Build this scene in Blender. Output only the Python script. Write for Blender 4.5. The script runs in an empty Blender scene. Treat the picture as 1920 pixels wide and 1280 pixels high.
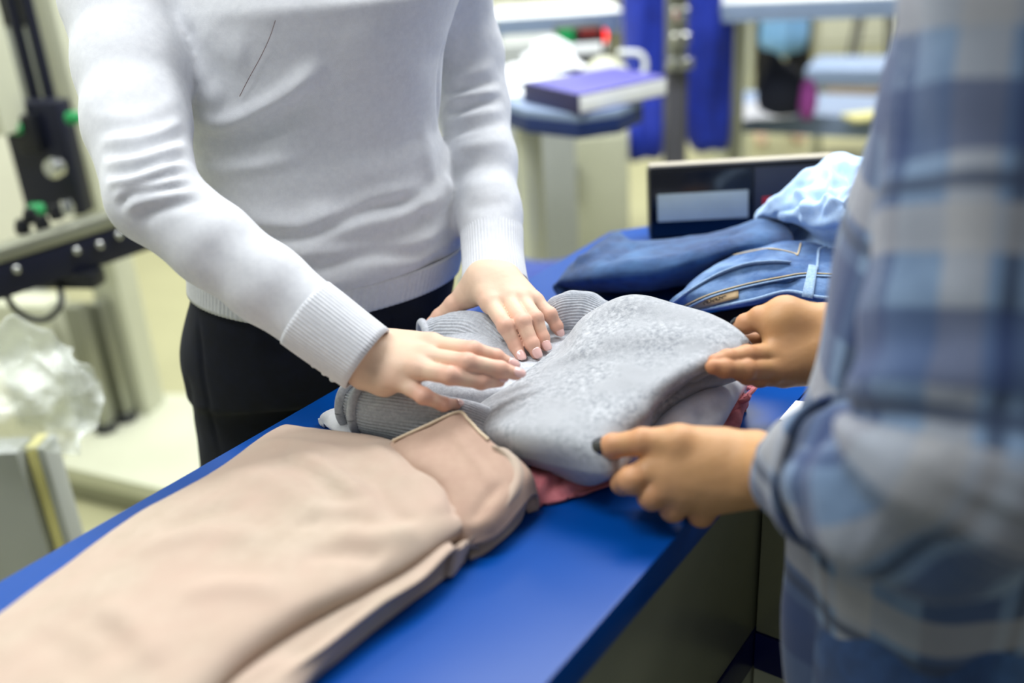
import bpy, bmesh, math, random
import numpy as np
import openvdb as vdb
from mathutils import Vector, Matrix
from mathutils.bvhtree import BVHTree

random.seed(7); rng = np.random.default_rng(7)
sc = bpy.context.scene
col = sc.collection

# ------------------------------------------------------------------ camera
FPX = 1920 * 35 / 36
PITCH, ROLL, CAMZ = math.radians(24.3), math.radians(-3.6), 1.42
_f = np.array([0, math.cos(PITCH), -math.sin(PITCH)])
_r0 = np.array([1., 0, 0]); _u0 = np.cross(_r0, _f)
_r = _r0 * math.cos(ROLL) + _u0 * math.sin(ROLL)
_u = -_r0 * math.sin(ROLL) + _u0 * math.cos(ROLL)
CAM = np.array([0, 0, CAMZ])
cd = bpy.data.cameras.new('camera'); cam = bpy.data.objects.new('camera', cd); col.objects.link(cam)
cd.lens = 35; cd.sensor_width = 36; cd.sensor_fit = 'HORIZONTAL'
cd.clip_start = 0.02
M = Matrix((( _r[0], _u[0], -_f[0], CAM[0]), (_r[1], _u[1], -_f[1], CAM[1]), (_r[2], _u[2], -_f[2], CAM[2]), (0, 0, 0, 1)))
cam.matrix_world = M
cd.dof.use_dof = True; cd.dof.focus_distance = 1.09; cd.dof.aperture_fstop = 1.7; cd.dof.aperture_blades = 0
sc.camera = cam

# ------------------------------------------------------------------ world and large lights
w = bpy.data.worlds.new('world'); sc.world = w; w.use_nodes = True
w.node_tree.nodes['Background'].inputs[0].default_value = (0.90, 0.97, 1.0, 1)
w.node_tree.nodes['Background'].inputs[1].default_value = 0.22
def area(name, loc, sx, sy, power, color=(1, 1, 1), rot=(0, 0, 0)):
    l = bpy.data.lights.new(name, 'AREA'); l.shape = 'RECTANGLE'; l.size = sx; l.size_y = sy
    l.energy = power; l.color = color
    o = bpy.data.objects.new(name, l); o.location = loc; o.rotation_euler = rot; col.objects.link(o)
    return o
area('ceiling_light', (-0.9, 0.75, 2.9), 1.3, 0.5, 30, (0.97, 0.99, 1.0))
area('ceiling_light', (0.7, 2.0, 2.9), 2.4, 0.6, 74, (0.97, 0.99, 1.0))
area('ceiling_light', (-1.6, 2.6, 2.9), 1.6, 0.6, 40, (0.97, 1.0, 0.97))
area('ceiling_light', (0.5, 4.6, 2.9), 3.2, 0.8, 105, (1.0, 1.0, 0.95))
area('ceiling_light', (2.6, 6.6, 2.9), 3.2, 0.8, 105, (1.0, 1.0, 0.93))
sc.view_settings.view_transform = 'Standard'; sc.view_settings.look = 'None'
sc.view_settings.gamma = 1; sc.view_settings.use_curve_mapping = False
sc.view_settings.exposure = 0.3

# ------------------------------------------------------------------ helpers: places
TZ = 0.90                                     # counter top height
def ray(x, y): return _f + _r * (x - 960) / FPX - _u * (y - 640) / FPX
def D(x, y, dep): return CAM + ray(x, y) * dep
def Z(x, y, z): d = ray(x, y); return CAM + d * (z - CAMZ) / d[2]
def H(x, y, h): return Z(x, y, TZ + h)
def A(*a): return np.array(a, float)
def unit(v): v = np.array(v, float); return v / (np.linalg.norm(v) + 1e-12)

# ------------------------------------------------------------------ helpers: materials
def lin(h):
    h = h.lstrip('#'); c = [int(h[i:i + 2], 16) / 255 for i in (0, 2, 4)]
    return tuple((x / 12.92 if x <= .04045 else ((x + .055) / 1.055) ** 2.4) for x in c) + (1,)
class NT:
    def __init__(s, name):
        s.m = bpy.data.materials.new(name); s.m.use_nodes = True; s.t = s.m.node_tree; s.n = s.t.nodes
        s.b = s.n['Principled BSDF']; s.l = s.t.links
        s.co = s.n.new('ShaderNodeTexCoord')
    def new(s, typ, **kw):
        n = s.n.new(typ)
        for k, v in kw.items():
            if k.startswith('i_'): n.inputs[k[2:].replace('_', ' ')].default_value = v
            else: setattr(n, k, v)
        return n
    def noise(s, scale, detail=3, rough=.6, vec=None, dist=0):
        n = s.new('ShaderNodeTexNoise'); n.inputs['Scale'].default_value = scale; n.inputs['Detail'].default_value = detail
        n.inputs['Roughness'].default_value = rough; n.inputs['Distortion'].default_value = dist
        s.l.new(vec or s.co.outputs['Object'], n.inputs['Vector']); return n.outputs['Fac']
    def ramp(s, fac, stops, interp='LINEAR'):
        r = s.new('ShaderNodeValToRGB'); r.color_ramp.interpolation = interp
        e = r.color_ramp.elements
        while len(e) < len(stops): e.new(0.5)
        for x, (p, c) in zip(e, stops): x.position = p; x.color = c
        s.l.new(fac, r.inputs[0]); return r.outputs[0]
    def mix(s, fac, a, b, mode='MIX'):
        n = s.new('ShaderNodeMix', data_type='RGBA', blend_type=mode)
        for k, v in ((0, fac), (6, a), (7, b)):
            if hasattr(v, 'node'): s.l.new(v, n.inputs[k])
            else: n.inputs[k].default_value = v
        return n.outputs[2]
    def math(s, op, a, b=0.0):
        n = s.new('ShaderNodeMath', operation=op)
        for k, v in enumerate((a, b)):
            if hasattr(v, 'node'): s.l.new(v, n.inputs[k])
            else: n.inputs[k].default_value = v
        return n.outputs[0]
    def bump(s, h, dist=.001, strength=1.0, prev=None):
        n = s.new('ShaderNodeBump'); n.inputs['Distance'].default_value = dist; n.inputs['Strength'].default_value = strength
        s.l.new(h, n.inputs['Height'])
        if prev is not None: s.l.new(prev, n.inputs['Normal'])
        return n.outputs[0]
    def out(s, color=None, rough=.5, normal=None, **kw):
        if color is not None:
            if hasattr(color, 'node'): s.l.new(color, s.b.inputs['Base Color'])
            else: s.b.inputs['Base Color'].default_value = color
        s.b.inputs['Roughness'].default_value = rough
        if normal is not None: s.l.new(normal, s.b.inputs['Normal'])
        for k, v in kw.items(): s.b.inputs[k.replace('_', ' ')].default_value = v
        return s.m
def plain(name, hexc, rough=.5, metal=0.0, var=0.06, scale=14, bump=0.0, **kw):
    t = NT(name); c = lin(hexc)
    d = tuple(x * (1 - var) for x in c[:3]) + (1,); e = tuple(min(1, x * (1 + var)) for x in c[:3]) + (1,)
    f = t.noise(scale)
    nrm = t.bump(t.noise(scale * 12), bump) if bump else None
    return t.out(t.ramp(f, [(.3, d), (.7, e)]), rough, nrm, Metallic=metal, **kw)
def cloth(name, hexa, hexb, nscale=60, rough=.9, weave=900, wbump=.0004, big=None, sheen=.15):
    t = NT(name)
    c = t.ramp(t.noise(nscale, 5, .7), [(.32, lin(hexa)), (.68, lin(hexb))])
    if big: c = t.mix(t.ramp(t.noise(big[0], 3), [(.4, (0, 0, 0, 1)), (.65, (1, 1, 1, 1))]), c, lin(big[1]))
    n = t.bump(t.noise(weave, 2), wbump)
    return t.out(c, rough, n, Sheen_Weight=sheen, Sheen_Roughness=.5)

# ------------------------------------------------------------------ helpers: objects
def tag(o, label=None, cat=None, group=None, kind=None):
    if label: o['label'] = label
    if cat: o['category'] = cat
    if group: o['group'] = group
    if kind: o['kind'] = kind
    return o
def link(name, V, F, mat, parent=None, smooth=True, uv=None):
    me = bpy.data.meshes.new(name)
    me.from_pydata([tuple(map(float, v)) for v in V], [], [tuple(int(i) for i in f) for f in F])
    me.materials.append(mat)
    if smooth: me.polygons.foreach_set('use_smooth', [True] * len(me.polygons))
    if uv is not None:
        l = me.uv_layers.new(name='UVMap'); vi = np.empty(len(me.loops), np.int32); me.loops.foreach_get('vertex_index', vi)
        l.data.foreach_set('uv', np.asarray(uv, np.float32)[vi].ravel())
    me.update()
    o = bpy.data.objects.new(name, me); col.objects.link(o)
    if parent is not None: o.parent = parent
    return o
def empty(name, loc, label, cat, group=None):
    o = bpy.data.objects.new(name, None); o.location = tuple(map(float, loc)); o.empty_display_size = .05; col.objects.link(o)
    return tag(o, label, cat, group)
def part(name, V, F, mat, root, **kw):
    """a mesh in world coordinates, parented to an Empty/mesh root (kept in place)"""
    o = link(name, V, F, mat, None, **kw)
    o.parent = root
    def wm(r): 
        b = Matrix.Translation(r.location) @ r.rotation_euler.to_matrix().to_4x4()
        return b if r.parent is None else wm(r.parent) @ r.matrix_parent_inverse @ b
    o.matrix_parent_inverse = wm(root).inverted()
    return o
class MB:
    """collects faces of several shapes into one mesh"""
    def __init__(s): s.V = []; s.F = []
    def add(s, V, F):
        n = len(s.V); s.V += [tuple(map(float, v)) for v in V]; s.F += [tuple(int(i) + n for i in f) for f in F]; return s
    def box(s, c, sz, rz=0.0, bev=.004, rot=None):
        bm = bmesh.new(); bmesh.ops.create_cube(bm, size=1)
        for v in bm.verts: v.co = Vector((v.co.x * sz[0], v.co.y * sz[1], v.co.z * sz[2]))
        if bev: bmesh.ops.bevel(bm, geom=bm.edges[:], offset=min(bev, min(sz) * .4), segments=2, profile=.6, affect='EDGES')
        R = rot if rot is not None else Matrix.Rotation(rz, 3, 'Z')
        bm.verts.ensure_lookup_table()
        V = [R @ v.co + Vector(tuple(map(float, c))) for v in bm.verts]; F = [[v.index for v in f.verts] for f in bm.faces]
        bm.free(); return s.add(V, F)
    def tube(s, pts, r, n=14, caps=True):
        V, F, _ = tube_geo(pts, r, n, caps); return s.add(V, F)
    def prism(s, pts, z0, z1):
        """polygon (list of xy) extruded z0..z1, small bevel on the rim"""
        a = sum(p[0] * q[1] - q[0] * p[1] for p, q in zip(pts, pts[1:] + pts[:1]))
        if a < 0: pts = pts[::-1]
        bm = bmesh.new(); vs = [bm.verts.new((p[0], p[1], z0)) for p in pts]; f = bm.faces.new(vs[::-1])
        r = bmesh.ops.extrude_face_region(bm, geom=[f]); 
        for v in [g for g in r['geom'] if isinstance(g, bmesh.types.BMVert)]: v.co.z = z1
        bmesh.ops.bevel(bm, geom=bm.edges[:], offset=min(.003, abs(z1 - z0) * .3), segments=2, profile=.6, affect='EDGES')
        bmesh.ops.recalc_face_normals(bm, faces=bm.faces[:]); bm.verts.index_update()
        s.add([v.co for v in bm.verts], [[v.index for v in f.verts] for f in bm.faces]); bm.free(); return s
    def sphere(s, c, r, n=16, sc=(1, 1, 1)):
        bm = bmesh.new(); bmesh.ops.create_uvsphere(bm, u_segments=n, v_segments=n // 2 + 2, radius=r)
        bm.verts.index_update()
        s.add([(v.co.x * sc[0] + c[0], v.co.y * sc[1] + c[1], v.co.z * sc[2] + c[2]) for v in bm.verts], [[v.index for v in f.verts] for f in bm.faces]); bm.free(); return s
    def lathe(s, c, prof, n=24, axis=(0, 0, 1)):
        """prof: (radius, height) list along axis from c"""
        ax = unit(axis); a = unit(np.cross(ax, (0.3, 1, .2))); b = np.cross(ax, a)
        V = []; F = []
        for r, h in prof:
            for k in range(n):
                t = 2 * math.pi * k / n; V.append(np.array(c) + ax * h + (a * math.cos(t) + b * math.sin(t)) * max(r, 1e-5))
        for i in range(len(prof) - 1):
            for k in range(n): F.append((i * n + k, i * n + (k + 1) % n, (i + 1) * n + (k + 1) % n, (i + 1) * n + k))
        F.append(tuple(range(n))[::-1]); F.append(tuple((len(prof) - 1) * n + k for k in range(n)))
        return s.add(V, F)
    def build(s, name, mat, root=None, smooth=True):
        o = part(name, s.V, s.F, mat, root, smooth=smooth) if root is not None else link(name, s.V, s.F, mat, smooth=smooth)
        if smooth:
            o.data.set_sharp_from_angle(angle=math.radians(38))
        return o
def catmull(P, n):
    """P (k,d) -> smooth curve through the points, n samples per span"""
    P = np.asarray(P, float); Q = np.vstack([2 * P[0] - P[1], P, 2 * P[-1] - P[-2]]); out = []
    for i in range(1, len(Q) - 2):
        for t in np.arange(n) / n:
            a, b, c, d = Q[i - 1], Q[i], Q[i + 1], Q[i + 2]
            out.append(.5 * ((2 * b) + (c - a) * t + (2 * a - 5 * b + 4 * c - d) * t * t + (3 * b - a - 3 * c + d) * t ** 3))
    out.append(P[-1]); return np.array(out)
def frames(P, up=(0, 0, 1)):
    T = np.gradient(P, axis=0); T /= np.linalg.norm(T, axis=1)[:, None] + 1e-12
    X = []; x = unit(np.cross(up, T[0])) if abs(np.dot(unit(up), T[0])) < .98 else unit(np.cross((1, .2, 0), T[0]))
    for t in T: x = unit(x - t * np.dot(x, t)); X.append(x)
    X = np.array(X); return T, X, np.cross(T, X)
def tube_geo(pts, r, n=14, caps=True, disp=None, up=(0, 0, 1)):
    """loft of ellipses; r: float | list of r | list of (rx, ry). disp(i,theta)->extra radius. Returns V,F,uv"""
    P = np.asarray(pts, float); m = len(P)
    if np.isscalar(r): r = [(r, r)] * m
    elif isinstance(r, tuple): r = [r] * m
    r = np.array([(x, x) if np.isscalar(x) else tuple(x) for x in r], float)
    T, X, Y = frames(P, up); th = np.arange(n) * 2 * np.pi / n
    L = np.concatenate([[0], np.cumsum(np.linalg.norm(np.diff(P, axis=0), axis=1))])
    V = []; uv = []
    for i in range(m):
        d = disp(i / (m - 1), th, L[i]) if disp is not None else 0
        rx, ry = r[i]; 
        V.append(P[i] + np.outer(np.cos(th) * (rx + d), X[i]) + np.outer(np.sin(th) * (ry + d), Y[i]))
        uv.append(np.stack([th * (rx + ry) / 2, np.full(n, L[i])], 1))
    V = np.vstack(V); uv = np.vstack(uv); F = []
    for i in range(m - 1):
        for k in range(n): F.append((i * n + k, i * n + (k + 1) % n, (i + 1) * n + (k + 1) % n, (i + 1) * n + k))
    if caps: F.append(tuple(range(n))[::-1]); F.append(tuple((m - 1) * n + k for k in range(n)))
    return V, F, uv

# --------- signed distance field sculpting
def cone(a, b, ra, rb): return ('c', A(*a), A(*b), ra, rb)
def ell(c, rad, R=None): return ('e', A(*c), A(*rad), np.eye(3) if R is None else np.asarray(R))
def chain(pts, rad): return [cone(pts[i], pts[i + 1], rad[i], rad[i + 1]) for i in range(len(pts) - 1)]
BIG = 0.2
class Field:
    def __init__(s, lo, hi, vox):
        s.lo = A(*lo); s.vox = vox; s.n = np.ceil((A(*hi) - s.lo) / vox).astype(int) + 1
        s.ax = [s.lo[i] + np.arange(s.n[i]) * vox for i in range(3)]
    def new(s): return np.full(s.n, BIG, np.float32)
    def prim(s, p, m):
        if p[0] == 'c': lo = np.minimum(p[1] - p[3], p[2] - p[4]) - m; hi = np.maximum(p[1] + p[3], p[2] + p[4]) + m
        else: r = max(p[2]); lo = p[1] - r - m; hi = p[1] + r + m
        i0 = np.clip(np.floor((lo - s.lo) / s.vox).astype(int), 0, s.n); i1 = np.clip(np.ceil((hi - s.lo) / s.vox).astype(int) + 1, 0, s.n)
        if (i1 <= i0).any(): return None, None
        sl = tuple(slice(a, b) for a, b in zip(i0, i1))
        X = s.ax[0][sl[0]][:, None, None]; Y = s.ax[1][sl[1]][None, :, None]; Zz = s.ax[2][sl[2]][None, None, :]
        if p[0] == 'c':
            a, b, ra, rb = p[1:]; ab = b - a; L2 = ab @ ab + 1e-12
            t = np.clip(((X - a[0]) * ab[0] + (Y - a[1]) * ab[1] + (Zz - a[2]) * ab[2]) / L2, 0, 1)
            d = np.sqrt((X - a[0] - t * ab[0]) ** 2 + (Y - a[1] - t * ab[1]) ** 2 + (Zz - a[2] - t * ab[2]) ** 2) - (ra + (rb - ra) * t)
        else:
            c, r, R = p[1:]
            x, y, z = X - c[0], Y - c[1], Zz - c[2]
            q = [(x * R[i][0] + y * R[i][1] + z * R[i][2]) for i in range(3)]
            k = np.sqrt(sum((q[i] / r[i]) ** 2 for i in range(3))); k1 = np.sqrt(sum((q[i] / r[i] ** 2) ** 2 for i in range(3)))
            d = k * (k - 1) / (k1 + 1e-9)
        return sl, d.astype(np.float32)
    def add(s, arr, prims, k, m=None):
        m = m or (k * 1.5 + s.vox * 4)
        for p in prims:
            sl, d = s.prim(p, m)
            if sl is None: continue
            a = arr[sl]
            h = np.clip(.5 + .5 * (a - d) / k, 0, 1) if k > 0 else None
            arr[sl] = np.minimum(a, d) if k <= 0 else np.where(a > BIG * .9, d, d * h + a * (1 - h) - k * h * (1 - h))
        return arr
    def cut(s, arr, prims, k):
        for p in prims:
            sl, d = s.prim(p, k * 2 + s.vox * 4)
            if sl is None: continue
            a = arr[sl]; d = -d; h = np.clip(.5 - .5 * (a - d) / k, 0, 1); arr[sl] = d * h + a * (1 - h) + k * h * (1 - h)
        return arr
    def merge(s, a, b, k):
        h = np.clip(.5 + .5 * (a - b) / k, 0, 1); r = b * h + a * (1 - h) - k * h * (1 - h)
        r = np.where(np.abs(a - b) > k, np.minimum(a, b), r); return r.astype(np.float32)
    def mesh(s, arr, smooth=2):
        arr = arr.copy()
        for i in range(3):
            x = [slice(None)] * 3; x[i] = 0; arr[tuple(x)] = np.maximum(arr[tuple(x)], s.vox); x[i] = -1; arr[tuple(x)] = np.maximum(arr[tuple(x)], s.vox)
        g = vdb.FloatGrid(BIG); g.copyFromArray(arr.astype(np.float32)); P, Q = g.convertToQuads(isovalue=0.0)
        P = np.asarray(P, float) * s.vox + s.lo; Q = np.asarray(Q, np.int64)
        a, b, c = P[Q[:, 0]], P[Q[:, 1]], P[Q[:, 2]]
        vol = np.einsum('ij,ij->i', a, np.cross(b, c)).sum() + np.einsum('ij,ij->i', a, np.cross(c, P[Q[:, 3]])).sum()
        if vol < 0: Q = Q[:, ::-1]
        P = relax(P, Q, smooth); return P, Q
def relax(P, Q, it, lam=.5):
    if it <= 0: return P
    Q = np.asarray(Q); E = np.vstack([Q[:, [i, (i + 1) % Q.shape[1]]] for i in range(Q.shape[1])]); cnt = np.bincount(E.ravel(), minlength=len(P))[:, None] + 1e-9
    for _ in range(it):
        S = np.zeros_like(P)
        for k in range(3):
            S[:, k] = np.bincount(E[:, 0], P[E[:, 1], k], len(P)) + np.bincount(E[:, 1], P[E[:, 0], k], len(P))
        P = P + (S / cnt - P) * lam
    return P
def normals(P, Q):
    Q = np.asarray(Q); n = np.cross(P[Q[:, 2]] - P[Q[:, 0]], P[Q[:, -1]] - P[Q[:, 1]]); N = np.zeros_like(P)
    for j in range(Q.shape[1]):
        for k in range(3): N[:, k] += np.bincount(Q[:, j], n[:, k], len(P))
    return N / (np.linalg.norm(N, axis=1)[:, None] + 1e-12)
def caster(P, Q):
    t = BVHTree.FromPolygons([tuple(p) for p in P], [tuple(int(i) for i in q) for q in Q])
    def f(x, y):
        d = ray(x, y); h = t.ray_cast(Vector(CAM), Vector(unit(d)))
        return None if h[0] is None else np.array(h[0])
    return f
def strokes(P, N, cast, lst, mask=None):
    """raise (amp>0) or press in (amp<0) cloth folds along lines lying on the surface"""
    out = P.copy()
    for pts, wd, amp in lst:
        C = catmull(pts, 6) if len(pts) > 2 else np.linspace(pts[0], pts[1], 8)
        W = [cast(*c) for c in C]; W = [q for q in W if q is not None]
        if len(W) < 3: continue
        W = np.array(W); lo = W.min(0) - wd * 3; hi = W.max(0) + wd * 3
        idx = np.where(((P > lo) & (P < hi)).all(1) & (mask if mask is not None else True))[0]
        if not len(idx): continue
        p = P[idx]; best = np.full(len(p), 9.); bt = np.zeros(len(p))
        for i in range(len(W) - 1):
            a, b = W[i], W[i + 1]; ab = b - a; t = np.clip((p - a) @ ab / (ab @ ab + 1e-12), 0, 1)
            d = np.linalg.norm(p - a - t[:, None] * ab, axis=1); m = d < best; best[m] = d[m]; bt[m] = ((i + t) / (len(W) - 1))[m]
        tp = np.clip(np.sin(np.pi * np.clip(bt, .0, 1)) * 1.6, 0, 1)
        out[idx] += N[idx] * (amp * np.exp(-(best / wd) ** 2) * tp)[:, None]
    return out
def wob(P, scale, amp, seed=0, oct=3):
    """smooth pseudo-noise"""
    r = np.random.default_rng(seed); s = np.zeros(len(P)); a = 1.0; k = scale
    for o in range(oct):
        for j in range(4):
            v = unit(r.normal(size=3)); w2 = unit(r.normal(size=3))
            s += a * np.sin(P @ v * k + r.uniform(0, 6.28) + 1.6 * np.sin(P @ w2 * k * .7 + r.uniform(0, 6.28)))
        a *= .5; k *= 2.1
    return s / 4 * amp
def net(rows, n=8, close=False):
    """smooth surface through a grid of 3D control points"""
    G = np.array(rows, float); a = np.array([catmull(r, n) for r in G]); b = np.stack([catmull(a[:, j], n) for j in range(a.shape[1])], 1)
    R, C = b.shape[:2]; V = b.reshape(-1, 3); F = [(i * C + j, i * C + j + 1, (i + 1) * C + j + 1, (i + 1) * C + j) for i in range(R - 1) for j in range(C - 1)]
    uv = np.stack(np.meshgrid(np.linspace(0, 1, C), np.linspace(0, 1, R)), -1).reshape(-1, 2)
    return V, np.array(F), uv
def solid(o, t, off=-1):
    m = o.modifiers.new('Solidify', 'SOLIDIFY'); m.thickness = t; m.offset = off; return o

# ------------------------------------------------------------------ materials
M_ = {}
def skin_mat(name, base, red, deep):
    t = NT(name)
    a = t.new('ShaderNodeAttribute', attribute_name='flush')
    c = t.mix(t.ramp(t.noise(35, 3), [(.35, (0, 0, 0, 1)), (.75, (.35, .35, .35, 1))]), lin(base), lin(deep))
    c = t.mix(a.outputs['Fac'], c, lin(red))
    n = t.bump(t.noise(700, 3), .00012); n = t.bump(t.noise(90, 3), .0006, .5, n)
    return t.out(c, .5, n, Subsurface_Weight=.07, Subsurface_Radius=(.008, .003, .0015), Subsurface_Scale=.6, Specular_IOR_Level=.35)
M_['skin'] = skin_mat('fair_skin', '#dfc0a6', '#cf8677', '#e8ccb0')
M_['skin2'] = skin_mat('tan_skin', '#c29468', '#bd7a5c', '#b98a50')
M_['white_knit'] = cloth('white_knit', '#dadce1', '#e4e6ea', 120, .92, 1600, .0003)
M_['grey_knit'] = cloth('grey_marl_knit', '#7b8088', '#c3c6ca', 190, .95, 1100, .0007, big=(22, '#a6a9ae'), sheen=.3)
M_['grey_rib'] = cloth('grey_rib_knit', '#acb1ba', '#ced2d8', 260, .95, 1300, .0006, sheen=.3)
M_['pink'] = cloth('dusty_pink_cotton', '#ad9b89', '#baa998', 26, .9, 900, .0002, big=(7, '#b59d8d'))
M_['pink2'] = cloth('rose_lining_cotton', '#a88a79', '#b49885', 26, .9, 900, .0002)
M_['piping'] = plain('cream_piping', '#d2bfa4', .8)
M_['rose'] = cloth('rose_cotton', '#b8616a', '#cc7a80', 60, .9, 900, .0003)
M_['white_cotton'] = cloth('white_cotton', '#dcdde4', '#ecedf2', 50, .9, 900, .0002)
M_['shirt_blue'] = cloth('light_blue_cotton', '#9fc0ea', '#b9d3f4', 45, .85, 1200, .0003)
M_['navy_denim'] = cloth('dark_indigo_denim', '#070c1a', '#0b1226', 60, .95, 1500, .0003, sheen=0)
def denim(name, a, b, faded):
    t = NT(name)
    c = t.ramp(t.noise(70, 5, .7), [(.3, lin(a)), (.7, lin(b))])
    c = t.mix(t.ramp(t.noise(13, 4, .6), [(.45, (0, 0, 0, 1)), (.72, (.85, .85, .85, 1))]), c, lin(faded))
    wv = t.new('ShaderNodeTexWave', wave_type='BANDS', bands_direction='DIAGONAL'); wv.inputs['Scale'].default_value = 420
    t.l.new(t.co.outputs['Object'], wv.inputs['Vector'])
    n = t.bump(wv.outputs['Fac'], .0003, .6); n = t.bump(t.noise(160, 4), .0012, .7, n)
    return t.out(c, .85, n, Sheen_Weight=.15)
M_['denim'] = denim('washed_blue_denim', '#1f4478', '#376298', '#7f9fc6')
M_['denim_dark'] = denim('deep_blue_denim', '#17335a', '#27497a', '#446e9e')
M_['thread'] = plain('tan_thread', '#c9b48a', .8)
M_['stitch'] = cloth('faded_denim_seam', '#7795ba', '#9db6d2', 300, .9, 900, .0005)
M_['leather'] = plain('tan_leather', '#b79c74', .6, bump=.0003)
M_['black_ink'] = plain('black_ink', '#2a2622', .7)
M_['counter'] = plain('blue_laminate', '#004394', .30, 0, .03, 4, Specular_IOR_Level=.2)
M_['counter_edge'] = plain('navy_edge_band', '#05145c', .35, 0, .03, 4)
M_['steel_panel'] = plain('brushed_panel', '#a5a68e', .33, .4, .05, 5, bump=.0001)
M_['floor'] = plain('cream_floor_tile', '#a8a682', .45, 0, .05, 3)
M_['wall'] = plain('cream_wall', '#c9cabb', .8, 0, .04, 2)
M_['cream_metal'] = plain('cream_enamel', '#c6c8b2', .4, 0, .03, 6)
M_['pale_panel'] = plain('pale_grey_plastic', '#9fa3a0', .4, 0, .04, 6)
M_['navy_metal'] = plain('navy_enamel', '#080d24', .4, .1, .05, 8)
M_['black'] = plain('black_plastic', '#0d0f16', .35, 0, .05, 10)
M_['rubber'] = plain('black_rubber', '#15181c', .5)
M_['chrome'] = plain('chrome', '#c6c8c6', .18, 1.0)
M_['alu'] = plain('brushed_aluminium', '#97998c', .4, .8, .05, 8)
M_['green'] = plain('green_plastic', '#0c8a4a', .35)
M_['post_grey'] = plain('grey_paint', '#4b4b55', .45)
M_['royal'] = cloth('royal_blue_cotton', '#0a2590', '#1133b4', 20, .8, 700, .0003)
M_['royal_pale'] = plain('sky_blue_cover', '#7c8eac', .6)
M_['white_paint'] = plain('white_enamel', '#dfe4e6', .45)
M_['lcd'] = plain('grey_lcd', '#c0cdcb', .25, 0, .05, 30)
M_['red'] = plain('red_plastic', '#c8283c', .4)
M_['purple'] = plain('purple_cover', '#47459a', .5)
M_['paper'] = plain('white_paper', '#e6e9ec', .8)
M_['amber'] = plain('brown_card', '#6b5526', .7)
M_['yellow'] = plain('yellow_card', '#d6cf8a', .7)
M_['sky_cloth'] = cloth('sky_blue_cotton', '#6fa6dc', '#8dbdea', 20, .9, 700, .0003)
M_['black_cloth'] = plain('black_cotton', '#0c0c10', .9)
M_['hair'] = plain('brown_hair', '#3a2618', .6)
M_['nail'] = plain('pale_pink_nail', '#dfb5ae', .18, 0, .03, 30, Coat_Weight=.8)
M_['nail_black'] = plain('black_nail', '#15161b', .2, Coat_Weight=.6)
M_['shoe'] = plain('magenta_knit', '#8a3a86', .8)
def emit(name, hexc, s):
    t = NT(name); t.b.inputs['Emission Color'].default_value = lin(hexc); t.b.inputs['Emission Strength'].default_value = s
    return t.out(lin(hexc), .4)
M_['red_lamp'] = emit('red_signal_lamp', '#ff2a20', 2.2)
M_['red_digits'] = emit('red_display', '#701410', .3)
def bagmat():
    t = NT('clear_plastic_film')
    n = t.bump(t.noise(30, 4, .6), .01)
    return t.out((.95, 1, .97, 1), .10, n, Alpha=.26, Specular_IOR_Level=1.0)
M_['film'] = bagmat()
def plaid():
    t = NT('blue_plaid_flannel')
    uv = t.new('ShaderNodeSeparateXYZ'); t.l.new(t.co.outputs['UV'], uv.inputs[0])
    def band(ax, per, off, lo, hi):
        f = t.math('FRACT', t.math('ADD', t.math('MULTIPLY', uv.outputs[ax], 1 / per), off))
        return t.ramp(f, [(lo - .02, (0, 0, 0, 1)), (lo, (1, 1, 1, 1)), (hi, (1, 1, 1, 1)), (hi + .02, (0, 0, 0, 1))])
    c = t.ramp(t.noise(25, 3), [(.3, lin('#5a7190')), (.7, lin('#6f86a2'))])
    for ax, per, off in ((0, .125, .35), (1, .140, .1)):
        c = t.mix(t.math('MULTIPLY', band(ax, per, off, .05, .38), .68), c, lin('#142c5c'))
        c = t.mix(t.math('MULTIPLY', band(ax, per, off, .60, .78), .6), c, lin('#9c9b9c'))
        c = t.mix(t.math('MULTIPLY', band(ax, per, off, .48, .53), .8), c, lin('#22314c'))
    n = t.bump(t.noise(500, 3), .0005)
    return t.out(c, .95, n, Sheen_Weight=.2)
M_['plaid'] = plaid()

# ------------------------------------------------------------------ room shell
def struct(mb, name, mat): return tag(mb.build(name, M_[mat]), kind='structure')
struct(MB().box((1.5, 5.0, -.05), (12, 12.4, .1)), 'floor', 'floor')
struct(MB().box((1.5, 11.05, 1.5), (12, .1, 3.2)), 'wall_back', 'wall')
struct(MB().box((-2.0, 5.0, 1.5), (.1, 12.4, 3.2)), 'wall_left', 'wall')
struct(MB().box((-1.94, 5.0, .06), (.02, 12.2, .12)), 'baseboard_left', 'pale_panel')

# ------------------------------------------------------------------ counter (main run + wing)
P0 = Z(0, 1088, TZ); dd = unit(Z(990, 522, TZ) - P0); nn = np.array([dd[1], -dd[0], 0]); CW = .473
def cp(s, t, z=TZ): p = P0 + dd * s + nn * t; return A(p[0], p[1], z)
CI = .585                                     # where the wing meets the main run
cnt = empty('counter', cp(.2, .24, 0), 'long blue laminate topped counter with steel front, clothes spread on it', 'counter')
top = MB().prism([tuple(cp(s, t)[:2]) for s, t in ((-1.0, 0), (1.06, 0), (1.34, .22), (1.34, CW), (-1.0, CW))], TZ - .036, TZ)
top.build('countertop', M_['counter'], cnt)
MB().prism([tuple(cp(s, t)[:2]) for s, t in ((-.98, .03), (1.04, .03), (1.30, .23), (1.30, CW - .022), (-.98, CW - .022))], .60, TZ - .0365).build('front_panel', M_['steel_panel'], cnt)
MB().prism([tuple(cp(s, t)[:2]) for s, t in ((-.98, .03), (1.04, .03), (1.30, .23), (1.30, CW - .020), (-.98, CW - .020))], .545, .599).build('trim_band', M_['counter_edge'], cnt)
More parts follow.
